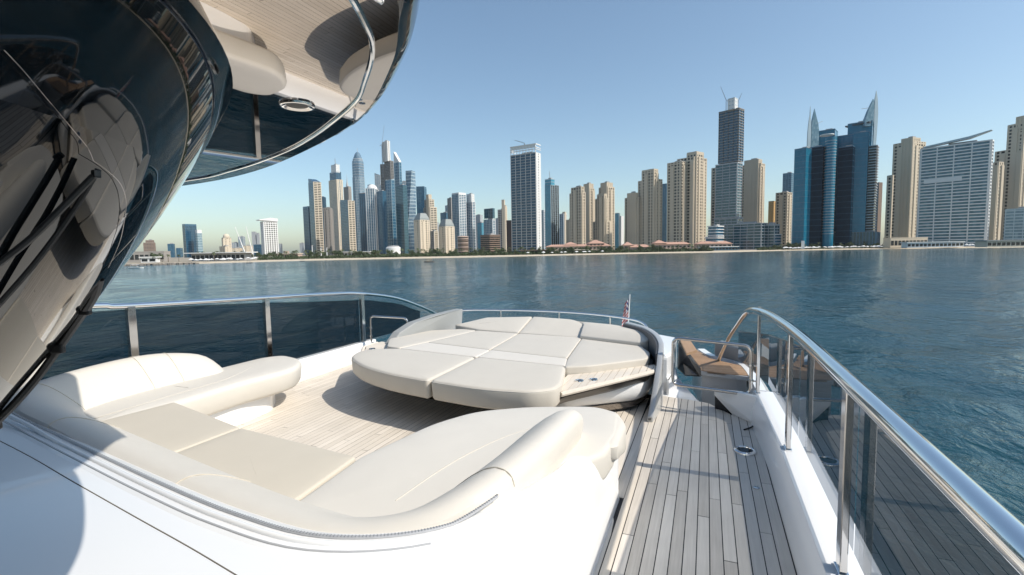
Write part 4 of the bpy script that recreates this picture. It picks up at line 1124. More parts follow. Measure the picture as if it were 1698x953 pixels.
CITY = [
 ['apartment_block', 'small pinkish block at the far left end of the skyline beside the dark windscreen', [[-1665.9, 950.6, 24.3, 21.5, 51.8, -44, 'pink', 0]], []],
 ['apartment_block', 'small grey brown twin topped block left of the leaning blue tower', [[-1599.9, 971.7, 27.8, 11.4, 46.9, -43, 'brown', 0], [-1599.7, 973.6, 18.6, 11.3, 54.4, -43, 'brown', 0]], []],
 ['office_tower', 'small blue grey block standing just left of the leaning blue glass tower', [[-1540.4, 998.4, 15.9, 11.3, 42.1, -41, 'blue', 0]], []],
 ['office_tower', 'tiny pale blue block touching the foot of the leaning blue glass tower', [[-1472.8, 978.0, 10.8, 21.5, 28.1, -40, 'blue', 0]], []],
 ['office_tower', 'plain blue glass tower with a sloping side, leftmost of the tall blocks', [[-1250.0, 859.9, 15.5, 26.9, 83.6, 12, 'bluedeep', 0]], [['parapet', 'bluemetal', 1.5]]],
 ['office_tower', 'pale green banded office block with white roof beside the plain blue tower', [[-1211.0, 856.0, 9.9, 10.9, 62.6, 12, 'greenband', 0]], [['whitecap', 4]]],
 ['hotel', 'cream tower with a rounded golden top among low cream blocks at left', [[-1297.4, 999.1, 13.6, 20.9, 54.6, 18, 'cream', 0]], [['halfround', 9]]],
 ['apartment_block', 'low cream block at the foot of the round topped cream tower', [[-1290.7, 989.1, 45.3, 15.8, 29.9, 18, 'cream', 0]], []],
 ['apartment_block', 'small cream stepped block left of the two white masts', [[-1178.1, 937.4, 17.6, 25.6, 23.1, -35, 'cream', 0], [-1149.3, 947.3, 16.2, 21.9, 29.1, -35, 'cream', 0]], []],
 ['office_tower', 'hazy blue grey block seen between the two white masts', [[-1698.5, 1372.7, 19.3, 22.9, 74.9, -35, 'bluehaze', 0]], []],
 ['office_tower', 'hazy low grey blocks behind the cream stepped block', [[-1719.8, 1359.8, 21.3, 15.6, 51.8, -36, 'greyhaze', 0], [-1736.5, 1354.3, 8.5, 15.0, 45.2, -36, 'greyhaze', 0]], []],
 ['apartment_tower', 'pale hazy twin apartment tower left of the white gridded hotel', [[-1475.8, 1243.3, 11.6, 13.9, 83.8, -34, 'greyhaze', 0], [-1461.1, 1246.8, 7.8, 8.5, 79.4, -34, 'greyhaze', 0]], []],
 ['office_tower', 'low dark blue block at the left foot of the white gridded hotel', [[-1034.5, 879.9, 15.1, 10.1, 29.9, -34, 'bluedeep', 0]], []],
 ['hotel', 'white gridded tower under a slanted white roof canopy at left', [[-916.8, 812.5, 16.8, 30.1, 78.2, 20, 'whitegrid', 0]], [['cantilever', 6]]],
 ['office_tower', 'tiny grey block right of the white gridded hotel', [[-1392.8, 1277.4, 8.0, 13.6, 40.3, -31, 'greyhaze', 0]], []],
 ['apartment_block', 'low pink block among trees right of the white gridded hotel', [[-931.5, 870.6, 8.3, 9.2, 12.3, 15, 'pink', 0]], []],
 ['office_tower', 'tiny grey blocks at the left foot of the marina towers', [[-1477.6, 1459.7, 13.6, 15.7, 45.0, -29, 'greyhaze', 0]], []],
 ['skyscraper', 'blue glass slab at the left edge of the marina cluster', [[-1091.1, 1104.2, 29.1, 9.5, 138.3, 15, 'bluedeep', 0]], [['parapet', 'bluemetal', 2]]],
 ['skyscraper', 'tall blade tower with dark blue left face and curved cream balcony side', [[-1043.6, 1089.1, 35.9, 22.3, 206.7, 25, 'blade', 0]], [['slopetop', 6]]],
 ['apartment_tower', 'plain grey beige block beside the curved blade tower', [[-1055.6, 1150.4, 19.1, 25.9, 140.0, -27, 'greybeige', 0]], []],
 ['skyscraper', 'cream and blue tower with a stepped white crown left of the domed giant', [[-1145.8, 1290.0, 51.9, 21.4, 244.9, 20, 'creamblue', 0], [-1142.7, 1286.6, 43.8, 17.1, 270.2, 20, 'bluedeep', 242.2], [-1137.8, 1282.5, 31.7, 12.8, 293.4, 20, 'white', 266.9]], [['mast', 9]]],
 ['skyscraper', 'grey tower with a thin pointed spire left of the domed giant', [[-1240.9, 1456.9, 34.5, 11.0, 247.7, 20, 'greybeige', 0]], [['spire', 19]]],
 ['apartment_tower', 'dark glass block with cream banded sunlit side before the domed giant', [[-907.1, 1061.8, 49.0, 18.6, 144.5, 25, 'darkbeige', 0]], [['slopetop', 3]]],
 ['skyscraper', 'tallest rounded silver blue tower with a dome at the top', [[-1111.4, 1357.8, 36.5, 51.2, 316.9, -23, 'silver', 0]], [['dome3', 18]]],
 ['apartment_tower', 'dark plain block in the shade right of the domed giant', [[-989.4, 1232.4, 18.4, 27.0, 186.6, -23, 'dark', 0]], []],
 ['skyscraper', 'white ribbed blue tower with small white dome', [[-873.1, 1126.7, 25.0, 43.4, 181.4, -22, 'whitecol', 0]], [['dome', 9]]],
 ['skyscraper', 'hazy blue tower far behind, left of the tower under construction', [[-1319.4, 1747.1, 23.5, 27.9, 333.9, -21, 'bluehaze', 0]], [['slopetop', 3]]],
 ['apartment_tower', 'slim blue and brown tower at the foot of the tower under construction', [[-832.7, 1113.2, 29.4, 11.5, 172.0, 20, 'bluebrown', 0]], []],
 ['skyscraper', 'unfinished tower with bare concrete grid and tall white core on top', [[-852.2, 1181.5, 30.2, 12.3, 212.6, 20, 'lightglass', 0], [-852.5, 1180.5, 30.2, 10.2, 265.1, 20, 'concretegrid', 214.7], [-857.2, 1176.2, 25.8, 8.1, 320.8, 20, 'core', 264.0]], []],
 ['apartment_tower', 'dark slim tower left of the unfinished tower', [[-877.2, 1184.2, 10.6, 12.9, 258.8, -21, 'concretedark', 0]], []],
 ['skyscraper', 'pale blue tower with a pointed slanted white top', [[-857.5, 1230.3, 26.0, 8.6, 270.4, 20, 'lightglass', 0]], [['slopewhite', 10]]],
 ['skyscraper', 'dark teal glass tower standing before the twisted tower', [[-764.5, 1109.9, 31.3, 14.0, 183.1, 18, 'teal', 0]], []],
 ['skyscraper', 'twisted silver tower turning from base to top', [[-800.0, 1205.5, 26.4, 33.1, 238.6, -18, 'twist', 0]], []],
 ['skyscraper', 'blue glass tower right of the twisted tower', [[-822.8, 1301.2, 24.7, 27.0, 198.1, -16, 'blue', 0]], [['parapet', 'bluemetal', 3]]],
 ['apartment_tower', 'stepped beige and dark tower behind the left pyramid roofed block', [[-723.0, 1185.1, 33.3, 22.0, 127.7, 25, 'beigedark', 0], [-721.7, 1179.8, 24.1, 15.9, 149.2, 25, 'beigedark', 0], [-719.0, 1173.9, 12.0, 9.9, 162.4, 25, 'beige', 0]], []],
 ['apartment_tower', 'cream tower with grey pyramid roof, left one of the pair', [[-553.5, 872.7, 23.2, 23.5, 71.0, 25, 'creamgrid', 0]], [['pyramid', 10]]],
 ['apartment_tower', 'dark brown balconied block between the two pyramid roofed towers', [[-605.7, 1007.1, 17.9, 12.0, 53.1, 25, 'beigedark', 0]], []],
 ['apartment_tower', 'cream tower with grey pyramid roof, right one of the pair', [[-505.7, 892.1, 23.9, 23.0, 56.6, 25, 'creamgrid', 0]], [['pyramid', 11]]],
 ['skyscraper', 'grey slim tower at the left of the pale marina triplet', [[-738.2, 1328.6, 17.0, 7.4, 167.5, 20, 'greybeige', 0]], []],
 ['skyscraper', 'blue and white tower in the middle of the pale marina triplet', [[-671.3, 1261.1, 31.3, 27.3, 168.4, 22, 'lightribs', 0]], [['parapet', 'white', 2]]],
 ['skyscraper', 'white framed glass tower at the right of the pale marina triplet', [[-645.7, 1285.2, 26.8, 11.8, 147.4, 22, 'whiteband', 0], [-644.9, 1283.5, 21.4, 11.7, 170.0, 22, 'white', 145.2]], []],
 ['office_block', 'round brown drum shaped block with flat domed roof', [[-447.1, 849.6, 22.0, 6.8, 32.3, -12, 'drum', 0]], [['drumcap', 3]]],
 ['office_tower', 'small bright blue block between pale towers and dark slab', [[-609.4, 1274.2, 18.1, 9.5, 84.9, 22, 'brightblue', 0]], []],
 ['office_tower', 'blue grey tower with a dark square head', [[-567.5, 1244.7, 35.7, 11.7, 91.5, 22, 'lightribs', 0], [-566.7, 1243.1, 35.5, 7.0, 121.4, 22, 'tealdark', 94.3]], []],
 ['apartment_block', 'wide low brown balconied block in front of the pale towers', [[-393.3, 864.7, 25.7, 28.3, 35.6, 22, 'brownband', 0]], []],
 ['apartment_tower', 'cream tower with arched top left of the white framed slab', [[-472.4, 1111.8, 18.6, 11.1, 105.2, -7, 'greyband', 0], [-466.6, 1112.3, 9.3, 10.2, 115.5, -7, 'cream', 0], [-467.6, 1109.7, 6.2, 6.8, 128.8, -7, 'cream', 0]], []],
 ['apartment_tower', 'dark brown tower touching the left side of the white framed slab', [[-341.7, 838.3, 9.3, 8.2, 60.6, -6, 'darkbrown', 0]], []],
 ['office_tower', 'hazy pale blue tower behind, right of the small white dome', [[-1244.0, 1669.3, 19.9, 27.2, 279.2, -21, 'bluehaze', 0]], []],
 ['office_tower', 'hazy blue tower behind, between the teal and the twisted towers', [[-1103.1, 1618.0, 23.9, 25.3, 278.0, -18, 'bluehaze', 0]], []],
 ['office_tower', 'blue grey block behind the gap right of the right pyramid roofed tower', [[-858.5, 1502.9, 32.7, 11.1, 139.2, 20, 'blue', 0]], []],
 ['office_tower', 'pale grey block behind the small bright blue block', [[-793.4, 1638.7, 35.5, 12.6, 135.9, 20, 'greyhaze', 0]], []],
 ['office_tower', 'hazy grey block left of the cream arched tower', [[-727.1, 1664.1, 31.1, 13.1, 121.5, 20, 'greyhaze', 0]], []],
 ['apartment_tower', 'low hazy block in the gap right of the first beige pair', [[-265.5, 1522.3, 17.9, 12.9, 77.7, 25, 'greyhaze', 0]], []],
 ['skyscraper', 'dark blue glass block behind the plain grey beige block in the marina cluster', [[-1251.4, 1338.8, 18.3, 21.8, 200.6, -27, 'bluedeep', 0]], []],
 ['skyscraper', 'blue glass block behind the cream banded glass block in the marina cluster', [[-1175.1, 1428.6, 19.4, 30.0, 178.5, -23, 'blue', 0]], []],
 ['skyscraper', 'deep blue glass tower behind the blue tower right of the twisted tower', [[-959.8, 1567.1, 24.9, 11.3, 187.7, 20, 'bluedeep', 0]], []],
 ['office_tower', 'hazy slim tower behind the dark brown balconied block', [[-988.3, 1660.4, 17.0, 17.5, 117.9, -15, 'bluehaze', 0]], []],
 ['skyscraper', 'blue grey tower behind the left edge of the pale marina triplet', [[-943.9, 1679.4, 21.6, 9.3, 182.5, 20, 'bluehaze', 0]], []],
 ['skyscraper', 'slim blue tower behind the small white dome, left of it', [[-1157.3, 1482.3, 13.3, 15.8, 252.8, -22, 'bluedeep', 0]], []],
 ['skyscraper', 'broad white framed balcony slab tower with a white top rail', [[-275.7, 750.3, 47.2, 15.2, 160.1, 10, 'slab36', 0]], [['frametop', 13]]],
 ['apartment_tower', 'narrow pale tower peeping out right of the white framed slab', [[-408.6, 1243.9, 10.3, 7.9, 110.0, 20, 'lightribs', 0]], []],
 ['skyscraper', 'teal glass tower with needle mast right of the white framed slab', [[-299.8, 973.0, 15.2, 26.1, 137.3, 25, 'tealglass', 0], [-302.6, 967.0, 16.9, 11.1, 149.5, 25, 'tealbright', 136.2]], [['mast', 12]]],
 ['apartment_tower', 'small pale tower right of the teal glass tower', [[-359.9, 1267.1, 15.0, 12.4, 99.5, 25, 'lightribs', 0], [-355.6, 1263.6, 8.5, 4.9, 104.2, 25, 'cream', 0]], []],
 ['apartment_tower', 'short beige tower at the left foot of the first beige pair', [[-263.8, 980.7, 12.3, 10.5, 65.7, 30, 'beige', 0]], []],
 ['apartment_tower', 'shaded beige tower, front left of the first beige pair', [[-226.5, 896.2, 33.7, 8.0, 110.2, 30, 'beigegrid', 0], [-225.4, 893.5, 26.5, 8.0, 120.1, 30, 'beigegrid', 0]], []],
 ['apartment_tower', 'taller beige tower behind the front left beige one', [[-220.6, 959.9, 21.1, 13.9, 123.8, 30, 'beigegrid', 0], [-219.3, 957.0, 14.6, 12.2, 133.2, 30, 'beige', 0]], []],
 ['apartment_tower', 'beige tower with low stepped front, front right of the first beige pair', [[-184.2, 915.4, 34.4, 13.6, 56.4, 30, 'beigegrid', 0], [-183.9, 909.3, 25.2, 6.7, 98.4, 30, 'beigegrid', 0], [-182.7, 906.6, 17.7, 6.7, 106.2, 30, 'beigegrid', 0]], []],
 ['apartment_tower', 'sunlit beige tower at the right of the first beige pair', [[-187.1, 976.4, 23.5, 19.9, 126.7, 30, 'beigegrid', 0], [-186.3, 972.7, 15.6, 18.0, 134.9, 30, 'beige', 0]], []],
 ['apartment_tower', 'slim teal and white tower between two beige groups', [[-189.1, 1115.6, 9.8, 4.7, 84.5, 25, 'tealglass', 0], [-180.8, 1118.8, 4.9, 9.5, 77.7, 25, 'white2', 0]], []],
 ['apartment_tower', 'lowest of the beige towers left of the second beige group', [[-129.0, 935.7, 30.6, 12.5, 99.6, 30, 'beigegrid', 0], [-129.6, 928.9, 18.0, 8.9, 107.4, 30, 'beige', 0]], []],
 ['apartment_tower', 'tall stepped beige tower left of the big triple beige block', [[-98.6, 932.2, 39.8, 18.3, 129.1, 30, 'beigegrid', 0], [-98.2, 924.8, 26.3, 12.7, 145.2, 30, 'beigegrid', 0]], [['parapet', 'beige', 1.5]]],
 ['office_tower', 'blue glass sliver between the stepped beige tower and the big block', [[-90.3, 1156.6, 12.0, 5.3, 148.5, 25, 'blue', 0]], []],
 ['apartment_tower', 'big triple beige tower block with stepped top', [[-50.5, 926.1, 27.0, 22.6, 155.9, 30, 'beigegrid', 0], [-27.0, 944.7, 33.7, 41.4, 163.8, 30, 'beigegrid', 0], [-21.2, 934.8, 18.9, 23.5, 170.9, 30, 'beigegrid', 0]], [['parapet', 'beige', 1.5]]],
 ['apartment_tower', 'beige tower half hidden left of the unfinished dark tower', [[15.3, 1039.9, 16.0, 7.2, 158.6, 28, 'beigegrid', 0]], []],
 ['skyscraper', 'unfinished dark tower with two cranes and white block at top', [[33.1, 899.2, 39.3, 19.5, 53.2, 28, 'tealslab', 0], [32.5, 897.1, 36.0, 18.3, 142.9, 28, 'tealslab', 53.5], [34.8, 896.8, 32.7, 18.3, 229.2, 28, 'darkslab', 144.3], [36.1, 885.7, 11.1, 10.6, 245.4, 28, 'white', 227.6]], []],
 ['apartment_tower', 'beige tower right behind the unfinished dark tower', [[78.9, 1023.0, 34.4, 18.1, 157.0, 28, 'beigegrid', 0], [78.1, 1018.1, 25.4, 15.4, 164.7, 28, 'beige', 0]], []],
 ['hotel_podium', 'stepped teal glass podium with a dark doorway under the unfinished tower', [[11.1, 839.0, 17.9, 21.5, 21.4, 28, 'whiteterrace', 0], [12.7, 838.0, 13.9, 21.5, 38.3, 28, 'whiteterrace', 0], [55.2, 876.5, 65.1, 22.2, 41.8, 28, 'tealslab', 0], [94.3, 871.7, 18.2, 18.4, 39.5, 28, 'tealslab', 0], [96.8, 873.6, 18.2, 20.9, 23.6, 28, 'whiteterrace', 0]], []],
 ['office_tower', 'blue glass tower peeping out left of the dark twin spired hotel', [[170.6, 1269.7, 17.5, 20.3, 167.8, 25, 'bluegrey', 0]], []],
 ['apartment_tower', 'small orange tower left of the dark twin spired hotel', [[124.7, 1137.9, 9.8, 13.8, 96.5, 25, 'orange', 0]], []],
 ['apartment_tower', 'grey beige tower at the left foot of the twin spired hotel', [[132.9, 1040.4, 20.0, 22.6, 103.6, 28, 'beigegrid', 0]], []],
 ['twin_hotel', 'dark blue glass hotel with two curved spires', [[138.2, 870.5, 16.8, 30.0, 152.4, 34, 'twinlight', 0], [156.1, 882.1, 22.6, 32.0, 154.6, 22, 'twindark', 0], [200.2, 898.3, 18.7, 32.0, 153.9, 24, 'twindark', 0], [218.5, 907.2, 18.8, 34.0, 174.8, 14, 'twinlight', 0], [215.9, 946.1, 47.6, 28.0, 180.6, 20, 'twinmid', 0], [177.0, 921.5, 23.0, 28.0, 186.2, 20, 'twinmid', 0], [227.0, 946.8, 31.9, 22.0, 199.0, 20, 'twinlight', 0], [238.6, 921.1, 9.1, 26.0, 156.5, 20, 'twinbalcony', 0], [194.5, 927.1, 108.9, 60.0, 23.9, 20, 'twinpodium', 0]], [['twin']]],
 ['office_tower', 'dark glass and brown block right of the twin spired hotel', [[325.4, 1217.6, 10.4, 11.4, 130.6, 45, 'glassbrown', 0]], []],
 ['apartment_tower', 'beige stepped tower left of the glass balcony block', [[278.5, 980.1, 8.2, 3.1, 117.2, 46, 'beigegrid', 0], [311.0, 1009.8, 28.9, 34.1, 171.8, 46, 'beigegrid', 0], [309.8, 1000.3, 16.0, 21.0, 177.5, 46, 'beige', 0]], []],
 ['hotel', 'wide glass balcony block with slanted white roof blade', [[338.3, 918.0, 76.5, 14.0, 148.9, 30, 'glassbalcony', 0]], [['blade', 15]]],
 ['apartment_tower', 'tall stepped beige tower at the right edge of the view', [[424.5, 1009.6, 12.0, 10.5, 130.8, 54, 'beigegrid', 0], [468.8, 1045.7, 35.8, 54.2, 152.5, 54, 'beigegrid', 0], [460.6, 1030.6, 21.1, 23.2, 191.2, 54, 'beigegrid', 0], [459.1, 1023.1, 10.8, 11.9, 201.3, 54, 'beige', 0]], []],
 ['hotel', 'low pale blue glass hotel at the right edge before the beige tower', [[414.5, 912.9, 27.7, 33.9, 51.8, 32, 'paleglass', 0]], []]]
for name, label, blocks, crowns in CITY:
    x0, y0 = blocks[0][0], blocks[0][1]
    psi0 = R(blocks[0][5])
    nm = {'twin_hotel': 'hotel', 'hotel_podium': 'hotel'}.get(name, name)
    root = thing(nm, label, CATS[name], (x0, y0, GZ), -psi0)
    root['_loc'] = True
    P = Parts()
    def tl(x, y):
        dx, dy = x - x0, y - y0
        return (dx * math.cos(psi0) - dy * math.sin(psi0), dx * math.sin(psi0) + dy * math.cos(psi0))
    K = max(1.0, math.hypot(x0, y0) / 800 * 1.08)          # metres to a picture pixel, for roof ornaments
    for (bx_, by_, w, d, h, ps, stl, zb) in blocks:
        lx, ly = tl(bx_, by_); rz = -(R(ps) - psi0)
        if stl == 'drum':
            m_ = P.mb('window_wall', 'g_dark'); m_.lathe([(w / 2 - .8, 0), (w / 2 - .8, h)], (lx, ly + w * .2, 0), 28)
            for i in range(int(h / 4)):
                P.mb('floor_band', 'c_brown' if i % 2 == 0 else 'c_pink').lathe([(w / 2, i * 4.0), (w / 2, i * 4.0 + 2.3)], (lx, ly + w * .2, 0), 28)
            P.mb('roof', 'c_pink').lathe([(w / 2 + .5, h), (w / 2 + .5, h + 1.2), (w / 2 - 3, h + 2.6), (0.1, h + 3.2)], (lx, ly + w * .2, 0), 28)
        elif stl == 'twist':
            n = int(h / 5); rings = []; m2 = P.mb('floor_band', 'c_paleblue')
            s = w * .46
            for i in range(n + 1):
                a = R(90) * i / n - .25; z = h * i / n
                q = [(lx + s * math.cos(a + PI / 4 + k * PI / 2) * 1.15, ly + w * .3 + s * math.sin(a + PI / 4 + k * PI / 2) * 1.15, z) for k in range(4)]
                rings.append(q)
                if i % 2 == 0:
                    q2 = [(lx + (p[0] - lx) * 1.012, ly + w * .3 + (p[1] - ly - w * .3) * 1.012, p[2]) for p in q]
                    m2.loft([q2, [(p[0], p[1], p[2] + 2.4) for p in q2]])
            P.mb('window_wall', 'g_silver').loft(rings)
        elif stl == 'silver':
            m_ = P.mb('window_wall', 'g_silver'); s = w / 2 * 1.02; cy_ = ly + w * .32
            def oc(r, z, c=.42): return [(lx + a * r, cy_ + b * r, z) for a, b in ((-c, -1), (c, -1), (1, -c), (1, c), (c, 1), (-c, 1), (-1, c), (-1, -c))]
            m_.loft([oc(s, 0), oc(s, h * .82), oc(s * .95, h * .825), oc(s * .93, h)])
            for r, z in ((s * .86, h), (s * .8, h + 6)): P.mb('floor_band', 'c_haze').loft([oc(r * 1.05, z - 1), oc(r * 1.05, z + 1.5)])
            p_ = P.mb('pier', 'c_paleblue')
            for k in range(8):
                for f in (0.2, .5, .8):
                    A_, B_ = oc(s, 0)[k], oc(s, 0)[(k + 1) % 8]
                    x_, y_ = lerp(A_[0], B_[0], f), lerp(A_[1], B_[1], f)
                    p_.box((x_, y_, h * .41), (1.3, 1.3, h * .82))
            for i in range(int(h / 9)):
                P.mb('floor_band', 'c_haze').loft([oc(s * 1.008, i * 9.0), oc(s * 1.008, i * 9.0 + 1.0)])
            m_.lathe([(s * .84, h), (s * .84, h + 8), (s * .74, h + 8.2), (s * .74, h + 14), (s * .66, h + 14), (s * .60, h + 20), (s * .42, h + 27), (s * .2, h + 31), (.8, h + 33)], (lx, cy_, 0), 20)
            P.mb('crown', 'c_haze').lathe([(.7, h + 33), (.5, h + 45)], (lx, cy_, 0), 6)
        else:
            facade(P, lx, ly, w, d, zb, h - zb, rz, stl)
    bx_, by_, w, d, h, ps, stl, zb = blocks[-1]
    lx, ly = tl(bx_, by_); rz = -(R(ps) - psi0)
    for c in crowns:
        k = c[0]
        if k == 'parapet':
            mm = {'bluemetal': 'c_blueframe', 'white': 'c_white', 'beige': 'c_beige'}[c[1]]
            hh = c[2] * K
            for sx, sy, ww, dd in ((0, -d / 2 + .4, w, .8), (0, d / 2 - .4, w, .8), (w / 2 - .4, 0, .8, d - 1.6), (-w / 2 + .4, 0, .8, d - 1.6)):
                P.mb('parapet', mm).box((lx + sx * math.cos(rz) - sy * math.sin(rz), ly + sx * math.sin(rz) + sy * math.cos(rz), h + hh / 2), (ww, dd, hh), rz)
        elif k == 'whitecap':
            P.mb('roof_cap', 'c_white').box((lx, ly, h + c[1] * K / 2), (w * 1.02, d * .98, c[1] * K), rz)
        elif k == 'halfround':
            r = max(d, w) * .42; m_ = P.mb('crown', 'c_cream'); m_.lathe([(r, h), (r, h + r * .5), (r * .85, h + r * .95), (r * .5, h + r * 1.25), (.1, h + r * 1.35)], (lx, ly, 0), 18)
        elif k == 'cantilever':
            m_ = P.mb('roof_canopy', 'c_white')
            L_ = d / 2 * 1.06
            m_.loft([[(lx - w * .6, ly - L_ - d * .25, h + 1.5 * K), (lx + w * .6, ly - L_ - d * .25, h + 1.5 * K), (lx + w * .6, ly - L_ - d * .25, h + 2.4 * K), (lx - w * .6, ly - L_ - d * .25, h + 2.4 * K)],
                     [(lx - w * .6, ly, h + 1.0 * K), (lx + w * .6, ly, h + 1.0 * K), (lx + w * .6, ly, h + 5.2 * K), (lx - w * .6, ly, h + 5.2 * K)],
                     [(lx - w * .6, ly + L_, h + .2 * K), (lx + w * .6, ly + L_, h + .2 * K), (lx + w * .6, ly + L_, h + 4.4 * K), (lx - w * .6, ly + L_, h + 4.4 * K)]])
        elif k == 'mast':
            P.mb('mast', 'c_steel').lathe([(.45 * K, h), (.30 * K, h + c[1] * K)], (lx, ly, 0), 6)
        elif k == 'slopetop':
            gable(P.mb('crown', ST[stl][0]), lx, ly, w * .98, d * .98, h, c[1] * K, .3, rz)
        elif k == 'slopewhite':
            gable(P.mb('crown', 'c_white'), lx, ly, w * .98, d * .98, h, c[1] * K * 1.6, 1, rz)
        elif k == 'spire':
            r = min(w, d) * .5; m_ = P.mb('spire', 'c_haze'); m_.lathe([(r, h), (r * .8, h + 3 * K), (r * .35, h + 8 * K), (r * .12, h + 13 * K), (.2, h + c[1] * K)], (lx, ly, 0), 8)
        elif k == 'dome':
            r = min(max(w, d) * .46, w * .5 + 2); m_ = P.mb('dome', 'c_white'); m_.lathe([(r, h), (r * .98, h + 2), (r * .9, h + r * .4), (r * .65, h + r * .72), (r * .3, h + r * .9), (.1, h + r * .95)], (lx, ly, 0), 20)
            P.mb('floor_band', 'c_white').lathe([(r * 1.12, h - 1.5), (r * 1.12, h + .2)], (lx, ly, 0), 20)
        elif k == 'pyramid':
            cs, sn = math.cos(rz), math.sin(rz); hh = c[1] * K
            Q = lambda s, z: [(lx + a * w / 2 * s * cs - b * d / 2 * s * sn, ly + a * w / 2 * s * sn + b * d / 2 * s * cs, z) for a, b in ((-1, -1), (1, -1), (1, 1), (-1, 1))]
            P.mb('roof', 'c_greyroof').loft([Q(.98, h), Q(.94, h + hh * .25), Q(.58, h + hh * .95), Q(.56, h + hh)])
        elif k == 'frametop':
            hh = 13.0
            m_ = P.mb('roof_frame', 'c_white')
            def bar_(x, y, z, a, b, c_): m_.box((lx + x * math.cos(rz) - y * math.sin(rz), ly + x * math.sin(rz) + y * math.cos(rz), z), (a, b, c_), rz)
            for i in range(9):
                x = -w / 2 + .8 + (w - 1.6) * i / 8
                bar_(x, -d / 2, h + hh * .45, 1.1 if i in (0, 8) else .7, 1.2, hh * .9)
            for z_, t_ in ((h + hh, 1.6), (h + hh * .62, 1.0), (h + hh * .4, .9)):
                bar_(0, -d / 2 + .05, z_, w + 1.2, 1.5, t_); bar_(w / 2 - .05, .4, z_ + .02, 1.3, d, t_); bar_(-w / 2 + .05, .4, z_ + .02, 1.3, d, t_)
            bar_(0, -d / 2 + .3, h + hh * .8, w - 1, .5, hh * .36)
        elif k == 'blade':
            cs, sn = math.cos(rz), math.sin(rz)
            L = lambda x, y, z: (lx + x * cs - y * sn, ly + x * sn + y * cs, z)
            m_ = P.mb('roof_blade', 'c_paleblue')
            yf, yb_ = -d / 2 - 1.5, d * .1
            m_.loft([[L(-w * .46, yf, h + .5), L(-w * .46, yb_, h + .5), L(-w * .46, yb_, h + 3.2), L(-w * .46, yf, h + 2.6)], [L(w * .2, yf, h + 5.5), L(w * .2, yb_, h + 5.5), L(w * .2, yb_, h + 9.2), L(w * .2, yf, h + 8.6)], [L(w * .5, yf, h + 13.0), L(w * .5, yb_, h + 13), L(w * .5, yb_, h + 13.6), L(w * .5, yf, h + 13.5)]])
            for z_ in (h * .66,):
                P.mb('roof_blade', 'c_white').box(L(-w * .15, -d / 2 - .8, z_), (w * .56, 1.8, 5.5), rz)
        elif k == 'twin':
            # glass cylinder between the fronts, two pointed sails, roof slab
            P.mb('glass_cylinder', 'g_twin', 1).lathe([(7.3, 0), (7.3, 166), (6.8, 166)], (*tl(171, 868), 0), 22)
            fb = P.mb('floor_band', 'c_haze')
            for i in range(34): fb.lathe([(7.6, 22 + i * 4.2), (7.6, 22.6 + i * 4.2)], (*tl(171, 868), 0), 22)
            P.mb('roof_disc', 'c_white', 1).lathe([(9.5, 172), (9.5, 173.2)], (*tl(168, 880), 0), 22)
            def sail(pts_l, pts_r, mat):
                rings = []
                for (ax, ay, az), (bx2, by2, bz) in zip(pts_l, pts_r):
                    a_, b_ = tl(ax, ay), tl(bx2, by2)
                    v_ = Vector((b_[0] - a_[0], b_[1] - a_[1])); nn = Vector((-v_.y, v_.x)); nn = nn.normalized() if nn.length > .01 else Vector((0, 1))
                    th_ = max(.3, v_.length * .45)
                    rings.append([(a_[0], a_[1], az - GZ), (b_[0], b_[1], bz - GZ), (b_[0] + nn.x * th_, b_[1] + nn.y * th_, bz - GZ), (a_[0] + nn.x * th_, a_[1] + nn.y * th_, az - GZ)])
                P.mb('spire', mat, round(pts_l[0][0])).loft(rings)
            sail([(145, 894.4, 150), (145.2, 894.6, 175), (145.9, 894.8, 190), (147, 895.3, 205), (147.3, 895.4, 217)], [(149.5, 896.3, 150), (149.8, 896.5, 175), (149.3, 896.3, 190), (148.7, 896, 205), (147.8, 895.6, 217)], 'c_paleblue')
            sail([(149.8, 896.6, 150), (150.5, 896.9, 180), (151.5, 897.3, 195), (153.1, 897.9, 210), (153.3, 898, 213)], [(161.5, 901, 150), (161.2, 900.9, 180), (159.9, 900.4, 190), (155.5, 898.7, 206), (153.8, 898.2, 213)], 'g_pale')
            sail([(228, 928, 185), (228.5, 928.2, 195), (232, 929.6, 208), (236, 931.2, 220), (238, 932, 226)], [(239.5, 932.6, 185), (240.5, 933, 195), (240.7, 933.1, 208), (240.4, 933, 220), (239.0, 932.4, 226)], 'g_pale')
            sail([(241.0, 933.1, 140), (241.2, 933.2, 175), (241.0, 933.2, 205), (241.2, 933.3, 225), (242.2, 933.8, 239)], [(244.6, 934.6, 140), (246.0, 935.2, 175), (246.6, 935.4, 205), (245.2, 934.9, 225), (242.7, 934, 239)], 'c_paleblue')
            P.mb('crane_arm', 'c_steel').bar((*tl(232, 929), 218), (*tl(222, 926), 217), .6); P.mb('crane_arm', 'c_steel').bar((*tl(159, 900), 196), (*tl(166, 903), 199), .6)
            fb2 = P.mb('roof', 'c_darkframe', 2); fb2.box((*tl(226, 946), 196), (34, 24, 2.0), 0)
    P.done(root)
    del root['_loc']
